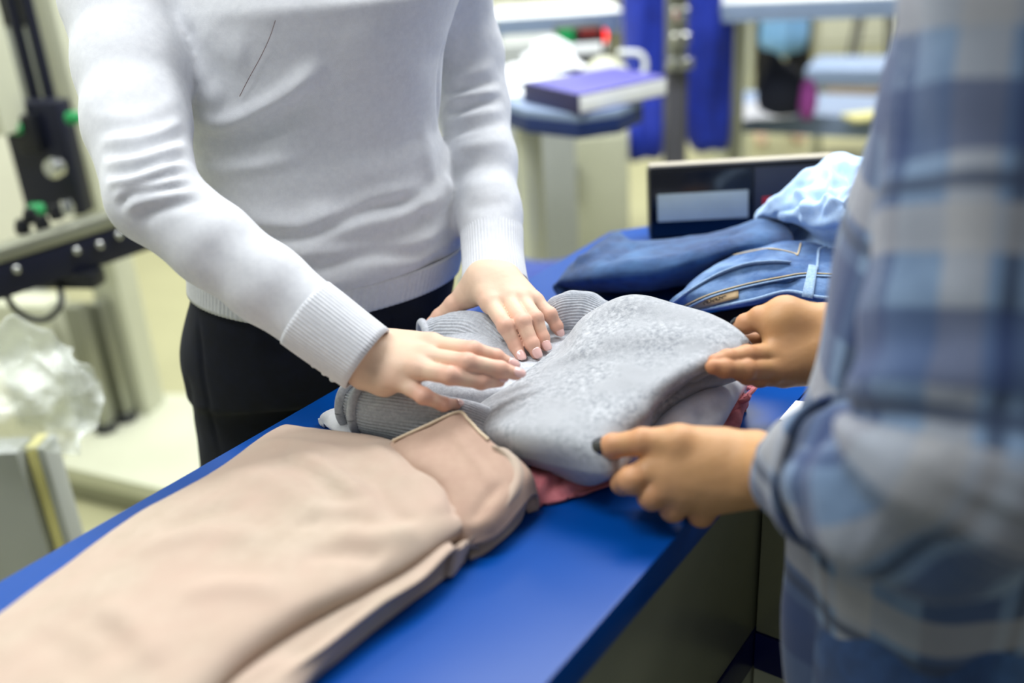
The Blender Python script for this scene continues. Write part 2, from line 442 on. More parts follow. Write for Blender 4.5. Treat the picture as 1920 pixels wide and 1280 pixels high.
MB().prism([tuple(cp(s, t)[:2]) for s, t in ((-.98, .05), (1.02, .05), (1.28, .24), (1.28, CW - .022), (-.98, CW - .022))], .08, .544).build('lower_panel', M_['cream_metal'], cnt)
MB().prism([tuple(cp(s, t)[:2]) for s, t in ((-.96, .07), (1.0, .07), (1.26, .25), (1.26, CW - .06), (-.96, CW - .06))], .0, .079).build('plinth', M_['counter_edge'], cnt)
wng = empty('counter', cp(.9, 1.0, 0), 'side wing of the blue counter, behind the person in plaid, with a white reflection laid on it as a sheet', 'counter')
MB().prism([tuple(cp(s, t)[:2]) for s, t in ((CI, CW + .001), (CI, 1.5), (1.34, 1.5), (1.34, CW + .001))], TZ - .036, TZ).build('countertop', M_['counter'], wng)
MB().prism([tuple(cp(s, t)[:2]) for s, t in ((CI + .022, CW - .0195), (CI + .022, 1.48), (1.32, 1.48), (1.32, CW - .0195))], .60, TZ - .0365).build('front_panel', M_['steel_panel'], wng)
MB().prism([tuple(cp(s, t)[:2]) for s, t in ((CI + .020, CW - .0195), (CI + .020, 1.48), (1.32, 1.48), (1.32, CW - .0195))], .545, .599).build('trim_band', M_['counter_edge'], wng)
MB().prism([tuple(cp(s, t)[:2]) for s, t in ((CI + .022, CW - .0195), (CI + .022, 1.48), (1.32, 1.48), (1.32, CW - .0195))], .0, .544).build('lower_panel', M_['cream_metal'], wng)
pp = [Z(*q, TZ)[:2] for q in ((1461, 787), (1600, 822), (1640, 770), (1492, 752))]
tag(MB().prism([tuple(q) for q in pp], TZ + .0002, TZ + .0012).build('white_sheet', M_['paper']), 'white sheet standing in for a reflection at the corner edge of the blue side wing', 'paper')  # white reflection on the glossy top, modelled as a thin sheet

# ------------------------------------------------------------------ hands
def hand(forearm, frad, palm, fingers, vox=.0014, kpalm=.006, fill=()):
    """fingers: list of (points, radii). palm: list of (wrist point, knuckle, r0, r1). returns V, Q, flush"""
    allp = [p for p in forearm] + [p for f in fingers for p in f[0]] + [p for q in palm for p in q[:2]]
    lo = np.min(allp, 0) - .05; hi = np.max(allp, 0) + .05
    F = Field(lo, hi, vox)
    a = F.new(); F.add(a, chain(forearm, frad), .02)
    F.add(a, [cone(*q) for q in palm], .012)
    if fill: F.add(a, fill, .014)
    fg = None
    for pts, rad in fingers:
        pts = [A(*p) for p in pts]; seg = chain(pts, rad)
        b = F.new(); F.add(b, seg, .002)
        for j in range(1, len(pts) - 1):          # knuckle swellings
            F.add(b, [ell(pts[j], (rad[j] * 1.04,) * 3)], .003)
        fg = b if fg is None else F.merge(fg, b, .0005)
    a = F.merge(a, fg, kpalm)
    P, Q = F.mesh(a, 1)
    fl = np.zeros(len(P))
    for pts, rad in fingers:
        for j, p in enumerate(pts):
            d = np.linalg.norm(P - A(*p), axis=1); wdt = .013 if j < len(pts) - 1 else .012
            fl = np.maximum(fl, np.exp(-(d / wdt) ** 2) * (.75 if j else .5))
    P = P + normals(P, Q) * wob(P, 160, .00025, 3)[:, None]
    return P, Q, fl
def nail(root, p0, p1, r, up, mat, L=.0105, wd=.95, name='fingernail'):
    """a curved nail plate wrapped over the fingertip; up = direction the back of the finger faces"""
    t = unit(A(*p1) - A(*p0)); up = unit(A(*up) - t * np.dot(up, t)); sd = np.cross(t, up); V = []; F = []; nu, nv = 11, 9
    for i in range(nv):
        v = i / (nv - 1); x = (v - .5) * L + .0018; hw = wd * (1 - abs(2 * v - 1) ** 3.2) ** .5 if 0 < i < nv - 1 else wd * .38
        rr = r * (1.045 if x <= 0 else 1.045 * (1 - .18 * (x / (L * .6)) ** 2))
        for j in range(nu):
            ph = (j / (nu - 1) * 2 - 1) * hw
            V.append(A(*p1) + t * x + (up * math.cos(ph) + sd * math.sin(ph)) * rr)
    for i in range(nv - 1):
        for j in range(nu - 1): k = i * nu + j; F.append((k, k + 1, k + nu + 1, k + nu))
    o = part(name, V, F, mat, root); solid(o, .0008, 0); return o
def set_flush(o, fl):
    a = o.data.attributes.new('flush', 'FLOAT', 'POINT'); a.data.foreach_set('value', np.asarray(fl, np.float32))

# ------------------------------------------------------------------ the woman in white
WZ = A(.70, .80, .88, .95, 1.03, 1.10, 1.16, 1.25, 1.32, 1.38, 1.43)
WX = A(-.262, -.262, -.258, -.243, -.224, -.221, -.226, -.214, -.200, -.210, -.215)
WY = A(1.23, 1.23, 1.225, 1.22, 1.22, 1.22, 1.22, 1.22, 1.225, 1.24, 1.25)
WA = A(.160, .164, .172, .179, .174, .164, .152, .155, .166, .165, .10)
WB = A(.112, .118, .120, .118, .112, .106, .104, .114, .126, .105, .07)
WF = math.radians(12)
def wtorso(F, grow, z0, z1, ex=2.25, tab=None, ang=None):
    WZ, WX, WY, WA, WB = tab or (globals()[k] for k in ('WZ', 'WX', 'WY', 'WA', 'WB')); WF = ang if ang is not None else globals()['WF']
    X = F.ax[0][:, None, None]; Y = F.ax[1][None, :, None]; zz = F.ax[2]
    g = lambda t: np.interp(zz, WZ, t)[None, None, :]
    dx, dy = X - g(WX), Y - g(WY); p = dx * math.cos(WF) + dy * math.sin(WF); q = -dx * math.sin(WF) + dy * math.cos(WF)
    a, b = g(WA) + grow, g(WB) + grow
    k = (np.abs(p / a) ** ex + np.abs(q / b) ** ex + 1e-9) ** (1 / ex); d = (k - 1) * np.minimum(a, b)
    lim = np.maximum(F.ax[2] - z1, z0 - F.ax[2])[None, None, :]
    return np.clip(np.maximum(d, lim), -BIG, BIG).astype(np.float32)
RA = [D(215, -150, 1.17), D(235, 0, 1.12), D(250, 130, 1.085), D(257, 230, 1.05), D(288, 368, 1.0)]
RAr = [.064, .066, .058, .052, .0455]
RF = [D(288, 368, 1.0), D(400, 458, .995), D(500, 531, .993), D(600, 607, .992)]; RFr = [.0455, .0425, .0395, .0375]
RWr = D(672, 660, .992)
LA = [D(800, -150, 1.22), D(830, -20, 1.27), D(868, 100, 1.31), D(885, 200, 1.31)]; LAr = [.06, .058, .050, .046]
LF = [D(885, 200, 1.31), D(903, 300, 1.28), D(916, 400, 1.24), D(922, 440, 1.225)]; LFr = [.046, .042, .0385, .0375]
LWr = D(926, 515, 1.195)
rw1, rw2 = H(712, 652, .100), H(686, 696, .092)
hR = dict(index=[(809, 646, .107), (886, 657, .111), (930, 669, .100), (958, 683, .091)],
          middle=[(800, 670, .106), (877, 680, .109), (938, 692, .098), (968, 701, .091)],
          ring=[(784, 691, .101), (843, 704, .102), (902, 715, .090), (936, 714, .085)],
          pinky=[(742, 710, .090), (794, 742, .080), (832, 758, .067), (855, 758, .060)])
FRr = dict(index=[.0102, .0090, .0077, .0062], middle=[.0104, .0092, .0079, .0064], ring=[.0101, .0089, .0077, .0062], pinky=[.0092, .0080, .0068, .0056])
fR = [([H(*p) for p in hR[k]], FRr[k]) for k in hR]
fR.append(([H(720, 665, .080), H(765, 668, .072), H(800, 672, .064), H(825, 676, .058)], [.014, .011, .0095, .008]))   # thumb, tucked behind
fore = [D(600, 607, .992), D(650, 645, .992), (rw1 + rw2) / 2]
palmR = [(rw1, fR[0][0][0], .0215, .0125), ((rw1 * .6 + rw2 * .4), fR[1][0][0], .021, .0125), ((rw1 * .35 + rw2 * .65), fR[2][0][0], .021, .0120), (rw2, fR[3][0][0], .019, .0115)]
fillR = [cone(fR[0][0][0] * .6 + rw1 * .4 - A(0, 0, .01), fR[3][0][0] * .6 + rw2 * .4 - A(0, 0, .008), .015, .013)]
PR, QR, flR = hand(fore, [.027, .026, .023], palmR, fR, fill=fillR)
hL = dict(index=[(920, 567, .096), (948, 611, .086), (967, 648, .066), (976, 668, .058)],
          middle=[(951, 559, .098), (980, 604, .088), (998, 645, .068), (1005, 662, .060)],
          ring=[(977, 561, .096), (1004, 597, .087), (1017, 633, .068), (1023, 648, .061)],
          pinky=[(1002, 565, .090), (1031, 589, .080), (1044, 612, .066), (1048, 621, .061)])
fL = [([H(*p) for p in hL[k]], FRr[k]) for k in hL]
fL.append(([H(880, 548, .092), H(852, 572, .078), H(826, 595, .064), H(812, 606, .058)], [.015, .012, .0105, .009]))
lw1, lw2 = H(905, 530, .104), H(950, 528, .104)
palmL = [(lw1, fL[0][0][0], .0215, .0130), ((lw1 * .65 + lw2 * .35), fL[1][0][0], .021, .0125), ((lw1 * .3 + lw2 * .7), fL[2][0][0], .020, .0120), (lw2, fL[3][0][0], .0185, .0112),
         (lw1, H(880, 552, .090), .021, .016)]
PL, QL, flL = hand([D(922, 440, 1.225), D(926, 500, 1.2), (lw1 + lw2) / 2], [.027, .026, .023], palmL, fL)
# trunk, legs, neck and head of the same body
F = Field((-.62, .98, 0.0), (.14, 1.47, 1.78), .009)
b = wtorso(F, -.016, .84, 1.42)
F.add(b, chain(RA + RF[1:], [r - .012 for r in RAr + RFr[1:]]), .03); F.add(b, chain(LA + LF[1:], [r - .012 for r in LAr + LFr[1:]]), .03)
F.add(b, [cone((-.30, 1.235, 1.37), (-.13, 1.255, 1.37), .055, .055), cone((-.215, 1.25, 1.38), (-.212, 1.235, 1.50), .055, .048)], .05)
F.add(b, [cone((-.352, 1.23, .84), (-.355, 1.255, .48), .078, .054), cone((-.345, 1.26, .48), (-.335, 1.30, .10), .054, .036), cone((-.335, 1.31, .05), (-.33, 1.20, .035), .036, .030),
          cone((-.170, 1.24, .84), (-.180, 1.27, .48), .080, .054), cone((-.180, 1.27, .48), (-.19, 1.31, .10), .054, .036), cone((-.19, 1.32, .05), (-.185, 1.21, .035), .036, .030)], .03)
hc = A(-.205, 1.215, 1.61)
F.add(b, [ell(hc, (.072, .092, .105)), ell(hc + A(.006, -.045, -.06), (.045, .04, .045))], .03)
F.add(b, [cone(hc + A(.012, -.088, .012), hc + A(.014, -.103, -.018), .008, .012)], .012)                       # nose
F.add(b, [ell(hc + A(.013, -.088, -.047), (.022, .008, .007)), ell(hc + A(-.072, .0, -.005), (.008, .018, .028)), ell(hc + A(.072, .012, -.005), (.008, .018, .028))], .006)
F.cut(b, [ell(hc + A(-.018, -.094, .018), (.014, .010, .009)), ell(hc + A(.044, -.086, .018), (.014, .010, .009))], .008)
PB, QB = F.mesh(b, 2)
V = np.vstack([PB, PR, PL]); n1, n2 = len(PB), len(PB) + len(PR)
woman = link('person', V, np.vstack([QB, QR + n1, QL + n2]).tolist(), M_['skin'])
set_flush(woman, np.concatenate([np.zeros(len(PB)), flR, flL]))
tag(woman, 'person in white ribbed-cuff sweater pressing both palms on the grey knitwear', 'person')
for k in range(4):
    for fset in (fR, fL):
        pts, rad = fset[k]
        pn = unit(np.cross(fset[0][0][0] - fset[3][0][0], pts[1] - pts[0])); pn = pn if pn[2] > 0 else -pn
        up = pn * .75 + unit(CAM - pts[3]) * .35
        nail(woman, pts[2], pts[3], rad[3], up, M_['nail'], L=.0125 if k < 3 else .010)
for dx in (-.018, .044): MB().sphere(hc + A(dx, -.082, .018), .0115).build('eye', M_['white_paint'], woman)
Fh = Field(hc - .17, hc + .16, .006); hb = Fh.new()
Fh.add(hb, [ell(hc + A(-.004, .022, .022), (.084, .092, .100)), cone(hc + A(-.05, .06, 0), hc + A(-.045, .06, -.12), .045, .03), cone(hc + A(.05, .06, 0), hc + A(.05, .06, -.12), .045, .03)], .03)
Fh.cut(hb, [ell(hc + A(.012, -.085, -.03), (.058, .06, .085))], .01)
Ph, Qh = Fh.mesh(hb, 2); part('hair', Ph, Qh, M_['hair'], woman)

# sweater
F = Field((-.56, .86, .90), (.09, 1.44, 1.47), .0036)
b = wtorso(F, 0, .80, 1.405)
hemz = lambda x: .990 + .075 * (x + .24) + .26 * np.maximum(0, -.26 - x)
sh = F.new(); F.add(sh, [cone((-.33, 1.235, 1.355), (-.11, 1.265, 1.355), .062, .062)], .01)
b = F.merge(b, sh, .05)
a1 = F.new(); F.add(a1, chain(RA, RAr), .02); F.add(a1, chain(RF, RFr), .012)
a2 = F.new(); F.add(a2, chain(LA, LAr), .02); F.add(a2, chain(LF, LFr), .02)
b = F.merge(b, a1, .012); b = F.merge(b, a2, .010)
X = F.ax[0][:, None, None]; Zz = F.ax[2][None, None, :]; Yy = F.ax[1][None, :, None]
armd = np.sqrt(np.minimum(((X - RF[1][0]) ** 2 + (Yy - RF[1][1]) ** 2 + (Zz - RF[1][2]) ** 2), 9))
low = (hemz(X) - Zz) + 0 * Yy
isarm = (np.minimum(a1, a2) < .006)
b = np.where(isarm, b, np.maximum(b, low)).astype(np.float32)
F.cut(b, [cone((-.215, 1.20, 1.44), (-.212, 1.235, 1.56), .075, .07)], .01)
PS, QS = F.mesh(b, 3); NS = normals(PS, QS)
cast = caster(PS, QS)
# long soft folds of the knit, read off the garment: (line, width, height)
fold = [
    ([(345, 232), (430, 232), (500, 200), (570, 150), (610, 110)], .011, .0075), ([(350, 255), (420, 258), (500, 235), (590, 185)], .014, -.006),
    ([(352, 320), (420, 316), (500, 305), (580, 292)], .010, .004), ([(352, 300), (440, 296), (520, 280)], .012, -.003),
    ([(350, 345), (400, 385), (470, 415), (560, 430), (650, 425), (740, 405), (820, 365), (840, 335)], .016, .0085),
    ([(430, 425), (500, 440), (580, 438), (640, 412), (700, 388), (770, 372), (815, 340)], .009, -.007),
    ([(560, 395), (640, 400), (710, 372), (800, 345)], .013, .006),
    ([(790, 400), (830, 360), (850, 330)], .012, .006), ([(770, 420), (815, 380), (835, 345)], .008, -.004),
    ([(470, 470), (580, 478), (700, 478), (790, 455), (850, 425)], .015, .008), ([(540, 500), (620, 490), (700, 475), (780, 470), (860, 430)], .009, -.007),
    ([(540, 530), (640, 528), (740, 505), (850, 460)], .018, .006), ([(520, 560), (640, 556), (760, 520), (862, 470)], .011, -.004),
    ([(600, 330), (700, 320), (790, 290), (815, 250)], .020, .003), ([(790, 230), (800, 290), (815, 340)], .012, .003),
    ([(350, 120), (380, 170), (420, 195)], .014, .004), ([(352, 40), (360, 90), (358, 150)], .010, -.0018), ([(370, 40), (420, 90), (470, 110)], .02, .003),
    ([(640, 60), (740, 120), (810, 150)], .025, .003), ([(860, 20), (835, 80), (822, 160), (822, 260)], .006, -.004),
] 
NTF = len(fold); fold += [
    ([(165, 215), (230, 222), (300, 205), (345, 175)], .010, .0022), ([(185, 265), (250, 262), (310, 245), (345, 222)], .007, .004), ([(190, 285), (250, 285), (320, 262), (348, 245)], .006, -.004),
    ([(190, 305), (250, 303), (310, 285), (350, 268)], .007, .0055), ([(195, 325), (250, 322), (310, 303), (352, 290)], .0055, -.0055),
    ([(198, 343), (240, 338), (300, 318), (352, 305)], .0065, .006), ([(205, 358), (250, 350), (310, 332), (352, 318)], .005, -.005),
    ([(212, 375), (240, 355), (300, 345), (355, 330)], .006, .0055), ([(218, 395), (235, 372), (270, 362), (320, 352), (362, 345)], .005, -.005),
    ([(228, 400), (260, 375), (310, 368), (365, 358)], .006, .004), ([(250, 420), (290, 395), (350, 378), (385, 372)], .007, -.0035),
    ([(335, 470), (390, 430), (420, 400)], .012, .0008), ([(380, 500), (430, 450), (455, 425)], .010, -.0006), ([(480, 560), (520, 510), (545, 480)], .012, .0006),
    # left sleeve
    ([(838, 145), (880, 140), (930, 120)], .008, .003), ([(832, 175), (880, 165), (940, 150)], .006, -.0035), ([(830, 190), (880, 180), (942, 168)], .006, .004), ([(830, 215), (880, 200), (945, 185)], .006, -.004),
    ([(828, 232), (885, 218), (948, 205)], .008, .004), ([(835, 255), (890, 240), (950, 228)], .007, -.003), ([(842, 285), (900, 272), (955, 262)], .010, .003), ([(850, 320), (905, 308), (958, 300)], .010, -.002), ([(860, 350), (915, 342), (962, 335)], .012, .002), ([(868, 390), (915, 385), (964, 375)], .010, -.002),
]
def chdist(P, pts, rad):
    d = np.full(len(P), 9.)
    for i in range(len(pts) - 1):
        ab = pts[i + 1] - pts[i]; t = np.clip((P - pts[i]) @ ab / (ab @ ab), 0, 1)
        d = np.minimum(d, np.linalg.norm(P - pts[i] - t[:, None] * ab, axis=1) - (rad[i] + (rad[i + 1] - rad[i]) * t))
    return d
dR, dL = chdist(PS, RA + RF[1:], RAr + RFr[1:]), chdist(PS, LA + LF[1:], LAr + LFr[1:])
arm = np.minimum(dR, dL) < .007
qa = arm[QS].mean(1)
castT, castA = caster(PS, QS[qa < .5]), caster(PS, QS[qa > .5])
PS = strokes(PS, NS, castT, fold[:NTF], ~arm); PS = strokes(PS, NS, castA, fold[NTF:], arm)
PS = PS + normals(PS, QS) * wob(PS, 42, .0011, 11)[:, None]
PS = relax(PS, QS, 1)
sweater = part('sweater', PS, QS, M_['white_knit'], woman)
sweater['label'] = 'white fine-knit long-sleeved sweater'
def ribbed(name, pts, rad, nrib, depth, mat, root, thick=.0022, up=(0, 0, 1), lip=True):
    n = nrib * 4; m = len(pts) * 3
    C = catmull(pts, 4); R = catmull(np.array([[r, r] if np.isscalar(r) else r for r in rad], float), 4)
    V, F, uv = tube_geo(C, [tuple(x) for x in R], n, False, lambda u, th, L: depth * np.cos(th * nrib), up)
    o = part(name, V, F, mat, root, uv=uv); solid(o, thick, -1); return o
ribbed('cuff', [D(572, 586, .992), D(600, 607, .992), D(644, 640, .992), D(689, 673, .992)], [.0385, .0383, .0372, .0362], 60, .0006, M_['white_knit'], sweater)
ribbed('cuff', [D(920, 415, 1.235), D(922, 440, 1.225), D(924, 480, 1.21), D(927, 518, 1.194), D(928, 532, 1.190)], [.0388, .0385, .0375, .0385, .0400], 60, .0006, M_['white_knit'], sweater)
btn = MB()
for q in ((557, 660), (568, 668), (590, 685), (610, 700), (625, 712)): btn.sphere(D(q[0], q[1] - 2, 1.0), .0042, 12, (1, 1, .8))
btn.build('cuff_buttons', M_['white_paint'], sweater)
# ribbed hem band
nr = 150; n = nr * 4; V = []; lv = 9
for j in range(lv):
    v = j / (lv - 1)
    for k in range(n):
        th = 2 * math.pi * k / n; z = 1.0
        for _ in range(3):
            a = np.interp(z, WZ, WA) + .002 - .004 * v; bb = np.interp(z, WZ, WB) + .002 - .004 * v
            c, s_ = math.cos(th), math.sin(th); ex = 2 / 2.25
            p = a * math.copysign(abs(c) ** ex, c); q = bb * math.copysign(abs(s_) ** ex, s_)
            r = 1 + .0007 / .15 * math.cos(th * nr)
            x = np.interp(z, WZ, WX) + (p * math.cos(WF) - q * math.sin(WF)) * r; y = np.interp(z, WZ, WY) + (p * math.sin(WF) + q * math.cos(WF)) * r
            z = hemz(x) + .006 - v * .036
        V.append((x, y, z))
Fq = [(j * n + k, j * n + (k + 1) % n, (j + 1) * n + (k + 1) % n, (j + 1) * n + k) for j in range(lv - 1) for k in range(n)]
solid(part('hem_band', V, [f[::-1] for f in Fq], M_['white_knit'], sweater), .0025, -1)
th = D(0, 0, 1); thr = [cast(*q) for q in ((517, 38), (507, 68), (490, 105), (468, 145), (450, 180))]
if all(q is not None for q in thr):
    tw = catmull([q + A(0, -.0022, 0) for q in thr], 6); MB().tube(tw, .0004, 6).build('loose_thread', plain('brown_thread', '#7d6a6a', .8), sweater)
# jeans
F = Field((-.50, 1.04, .05), (.0, 1.40, 1.02), .005)
b = wtorso(F, -.006, .84, .995, 2.2)
lg = F.new()
F.add(lg, [cone((-.352, 1.225, .87), (-.372, 1.235, .68), .086, .080), cone((-.372, 1.235, .68), (-.362, 1.25, .48), .080, .066), cone((-.362, 1.25, .48), (-.340, 1.30, .08), .070, .052),
           cone((-.168, 1.235, .87), (-.165, 1.245, .68), .086, .080), cone((-.165, 1.245, .68), (-.170, 1.26, .48), .080, .066), cone((-.170, 1.26, .48), (-.19, 1.31, .08), .070, .052)], .008)
b = F.merge(b, lg, .035)
PJ, QJ = F.mesh(b, 3); NJ = normals(PJ, QJ); cj = caster(PJ, QJ)
PJ = strokes(PJ, NJ, cj, [([(372, 590), (376, 650), (384, 720), (400, 800), (415, 860)], .004, -.003), ([(352, 700), (360, 770), (376, 840)], .01, -.003), ([(736, 590), (738, 640)], .003, -.003), ([(742, 590), (744, 640)], .003, .002), ([(480, 640), (560, 655), (620, 640)], .02, -.004)])
jeans = part('jeans', PJ + normals(PJ, QJ) * wob(PJ, 30, .0015, 5)[:, None], QJ, M_['navy_denim'], woman); jeans['label'] = 'dark indigo jeans'
for x, y in ((-.332, 1.235), (-.187, 1.245)): MB().tube(catmull([(x, y + .09, .045), (x, y + .03, .05), (x, y - .05, .035), (x, y - .10, .026)], 4), [(.036, .042)] * 5 + [(.04, .035)] * 4 + [(.042, .026)] * 4, 16).build('shoe', M_['black_cloth'], woman)

# ------------------------------------------------------------------ clothes lying on the counter
def grow_net(rows, n=8):
    return net(rows, n)
def slab(rows, hs, ins=.006):
    """rows: list of [px points across]; hs: heights for every column (or per row). First and last columns drop to the counter"""
    G = []
    for ri, row in enumerate(rows):
        h = hs[ri] if isinstance(hs[0], (list, tuple)) else hs
        G.append([H(p[0], p[1], hh) for p, hh in zip(row, h)])
    return G
def skirt(G, drop=.0, inset=.012, sides='tblr', z=.0015):
    """adds a border of control points under the outline so that the cloth rolls under itself"""
    G = [list(map(lambda p: A(*p), r)) for r in G]
    def under(p, q):
        v = q - p; v[2] = 0; r = p + unit(v) * inset; r[2] = TZ + z; return r
    if 'l' in sides: G = [[under(r[0], r[1])] + r for r in G]
    if 'r' in sides: G = [r + [under(r[-1], r[-2])] for r in G]
    if 't' in sides: G = [[under(a, b) for a, b in zip(G[0], G[1])]] + G
    if 'b' in sides: G = G + [[under(a, b) for a, b in zip(G[-1], G[-2])]]
    return G
def panel(name, G, mat, root, n=8, thick=.003, folds=(), noise=(0, 0, 0), clampz=True, off=-1, fine=None):
    V, Q, uv = net(G, n)
    N = normals(V, Q)
    if N[:, 2].mean() < 0: Q = Q[:, ::-1]; N = -N
    if folds: V = strokes(V, N, caster(V, Q), folds)
    if noise[1]: V = V + N * wob(V, noise[0], noise[1], noise[2])[:, None]
    if fine: V = V + N * wob(V, fine[0], fine[1], fine[2], 2)[:, None]
    if clampz: V[:, 2] = np.maximum(V[:, 2], TZ + .0006 + (thick if off < 0 else 0))
    o = part(name, V, Q, mat, root, uv=uv)
    if thick: solid(o, thick, off)
    return o
def lerp_row(a, b, ts, bow=0): return [(a[0] + (b[0] - a[0]) * t, a[1] + (b[1] - a[1]) * t) for t in ts]

# -- pink trousers, foreground left
pk = empty('trousers', H(420, 1030, 0), 'dusty pink cotton trousers folded on the near end of the blue counter', 'trousers')
ts = [0, .10, .30, .5, .7, .88, 1]
edge = [((-420, 1500), (60, 1900)), ((-270, 1365), (130, 1660)), ((-130, 1250), (290, 1430)), ((0, 1146), (425, 1262)), ((130, 1052), (560, 1163)), ((250, 968), (700, 1092)), ((400, 884), (800, 1030)), ((500, 812), (864, 985))]
rows = [lerp_row(a, b_, ts) for a, b_ in edge]
rows.append([(535, 797), (575, 800), (645, 808), (735, 826), (800, 868), (852, 920), (866, 968)])
hh = [[.020, .037, .043, .044, .044, .042, .032]] * 8 + [[.014, .024, .028, .030, .034, .036, .026]]
G = skirt(slab(rows, hh), inset=.014, sides='lbt')
G = [r + [A(*(r[-1] + (r[-2] - r[-1]) * .12 + A(0, 0, -.014)))] for r in G]
fp = [([(640, 860), (700, 905), (740, 960), (790, 975)], .008, -.005), ([(560, 840), (640, 900), (680, 930)], .010, .005), ([(520, 850), (600, 900), (660, 950)], .008, -.004), ([(430, 880), (520, 905), (600, 960), (640, 980)], .012, .005), ([(620, 1000), (700, 1010), (790, 990)], .012, .006), ([(480, 830), (560, 830), (650, 850)], .008, .004), ([(690, 830), (740, 870), (760, 920)], .008, .005), ([(540, 990), (640, 970), (720, 985)], .009, -.004),
      ([(560, 1040), (660, 1035), (720, 1050)], .010, -.004), ([(250, 1040), (330, 1010), (420, 1000), (520, 1020)], .014, .005), ([(300, 1000), (380, 960), (470, 950)], .012, -.005), ([(120, 1140), (200, 1180), (260, 1240)], .012, -.004), ([(180, 1130), (250, 1180), (300, 1250)], .012, .005), ([(60, 1180), (120, 1220), (170, 1280)], .012, -.004), ([(330, 1120), (430, 1100), (540, 1110)], .012, .004), ([(820, 900), (842, 915), (848, 950), (862, 970)], .004, -.004), ([(770, 880), (800, 930), (830, 965)], .010, .0035)]
leg = panel('leg_panel', G, M_['pink'], pk, 10, .0022, fp, (34, .0011, 2), fine=(130, .00022, 9))
rows = [[(200, 1740), (290, 1860), (390, 2000)], [(190, 1560), (320, 1640), (420, 1700)], [(330, 1400), (420, 1440), (495, 1410)], [(400, 1290), (490, 1300), (580, 1268)], [(560, 1180), (600, 1215), (668, 1178)], [(670, 1110), (700, 1140), (765, 1103)], [(770, 1050), (790, 1085), (823, 1055)], [(830, 990), (850, 1025), (880, 1015)]]
G = slab(rows, [.022, .026, .016]); G = [[r[0] + (r[0] - r[1]) * .8 + A(0, 0, -.004)] + r for r in G]
panel('under_leg_panel', skirt(G, inset=.012, sides='rb'), M_['pink'], pk, 10, .0022, [([(500, 1260), (600, 1195), (700, 1120)], .006, -.004), ([(430, 1300), (480, 1262), (560, 1225)], .006, .003)], (40, .0010, 4))
# turned-out waist end
rows = [[(738, 824), (800, 797), (860, 771)], [(782, 858), (838, 832), (895, 806)], [(832, 893), (885, 868), (930, 836)], [(850, 935), (910, 912), (965, 858)], [(862, 985), (925, 960), (990, 888)]]
G = slab(rows, [[.038, .052, .060], [.046, .053, .057], [.046, .050, .052], [.040, .045, .048], [.030, .036, .040]])
G = [[r[0] + A(-.012, -.002, -.014)] + r + [r[-1] + A(.004, .004, -.018), A(*(r[-1] + A(-.006, .0, 0))[:2], TZ + .012)] for r in G]
G = G + [[A(*(p + A(.004, -.008, -.018))) for p in G[-1]]]
cuffp = panel('waist_panel', G, M_['pink2'], pk, 10, .0024, [([(845, 800), (880, 850), (925, 905), (945, 925)], .005, .002), ([(950, 900), (915, 930), (880, 985)], .006, -.004)], (60, .0009, 8))
pip = [H(*q) for q in ((736, 826, .040), (800, 797, .054), (858, 772, .062), (878, 786, .061), (898, 808, .058), (916, 824, .056))]
MB().tube(catmull(pip, 6), .0015, 8).build('waist_piping', M_['piping'], cuffp)
rows = [[(915, 846), (935, 838), (960, 852)], [(945, 880), (968, 862), (985, 880)], [(950, 910), (975, 893), (996, 912)], [(918, 950), (955, 940), (975, 950)], [(885, 985), (915, 985), (925, 998)], [(866, 1005), (880, 1015), (888, 1022)]]
panel('waist_fold', skirt(slab(rows, [[.044, .056, .036], [.040, .050, .032], [.036, .044, .026], [.030, .036, .018], [.022, .027, .012], [.014, .018, .008]]), sides='rlb'), M_['pink'], cuffp, 8, .002, (), (70, .0006, 1))

# -- white garment and rose garment beneath the grey sweater
wt = empty('folded_shirt', H(1000, 800, 0), 'white cotton garment showing at both ends beneath the grey sweater', 'shirt')
rows = [[(601, 790), (618, 800), (650, 812), (735, 828)], [(618, 768), (650, 770), (700, 785), (780, 815)], [(760, 740), (800, 770), (850, 800), (900, 850)], [(1000, 700), (1010, 750), (1020, 800), (1040, 850)], [(1240, 680), (1230, 730), (1200, 790), (1150, 860)], [(1330, 700), (1315, 735), (1270, 775), (1215, 835)], [(1398, 714), (1375, 745), (1348, 785), (1330, 820)]]
panel('body_panel', skirt(slab(rows, [[.004, .012, .016, .006], [.014, .020, .022, .012], [.02, .022, .022, .016], [.02, .024, .024, .016], [.024, .028, .030, .020], [.038, .046, .048, .036], [.030, .034, .034, .022]]), inset=.01), M_['white_cotton'], wt, 10, .002, [([(1250, 800), (1300, 760), (1370, 730)], .012, .006), ([(1300, 790), (1330, 765), (1360, 760)], .007, -.004)], (60, .0012, 3))
rs = empty('folded_shirt', H(1180, 850, 0), 'rose pink garment at the bottom of the stack beneath the grey sweater', 'shirt')
rows = [[(985, 882), (992, 915), (1003, 948)], [(1030, 850), (1045, 895), (1060, 934)], [(1110, 800), (1125, 860), (1140, 908)], [(1200, 760), (1240, 820), (1250, 870)], [(1290, 740), (1330, 780), (1350, 820)], [(1340, 725), (1370, 755), (1384, 800)], [(1352, 715), (1385, 735), (1402, 752)]]
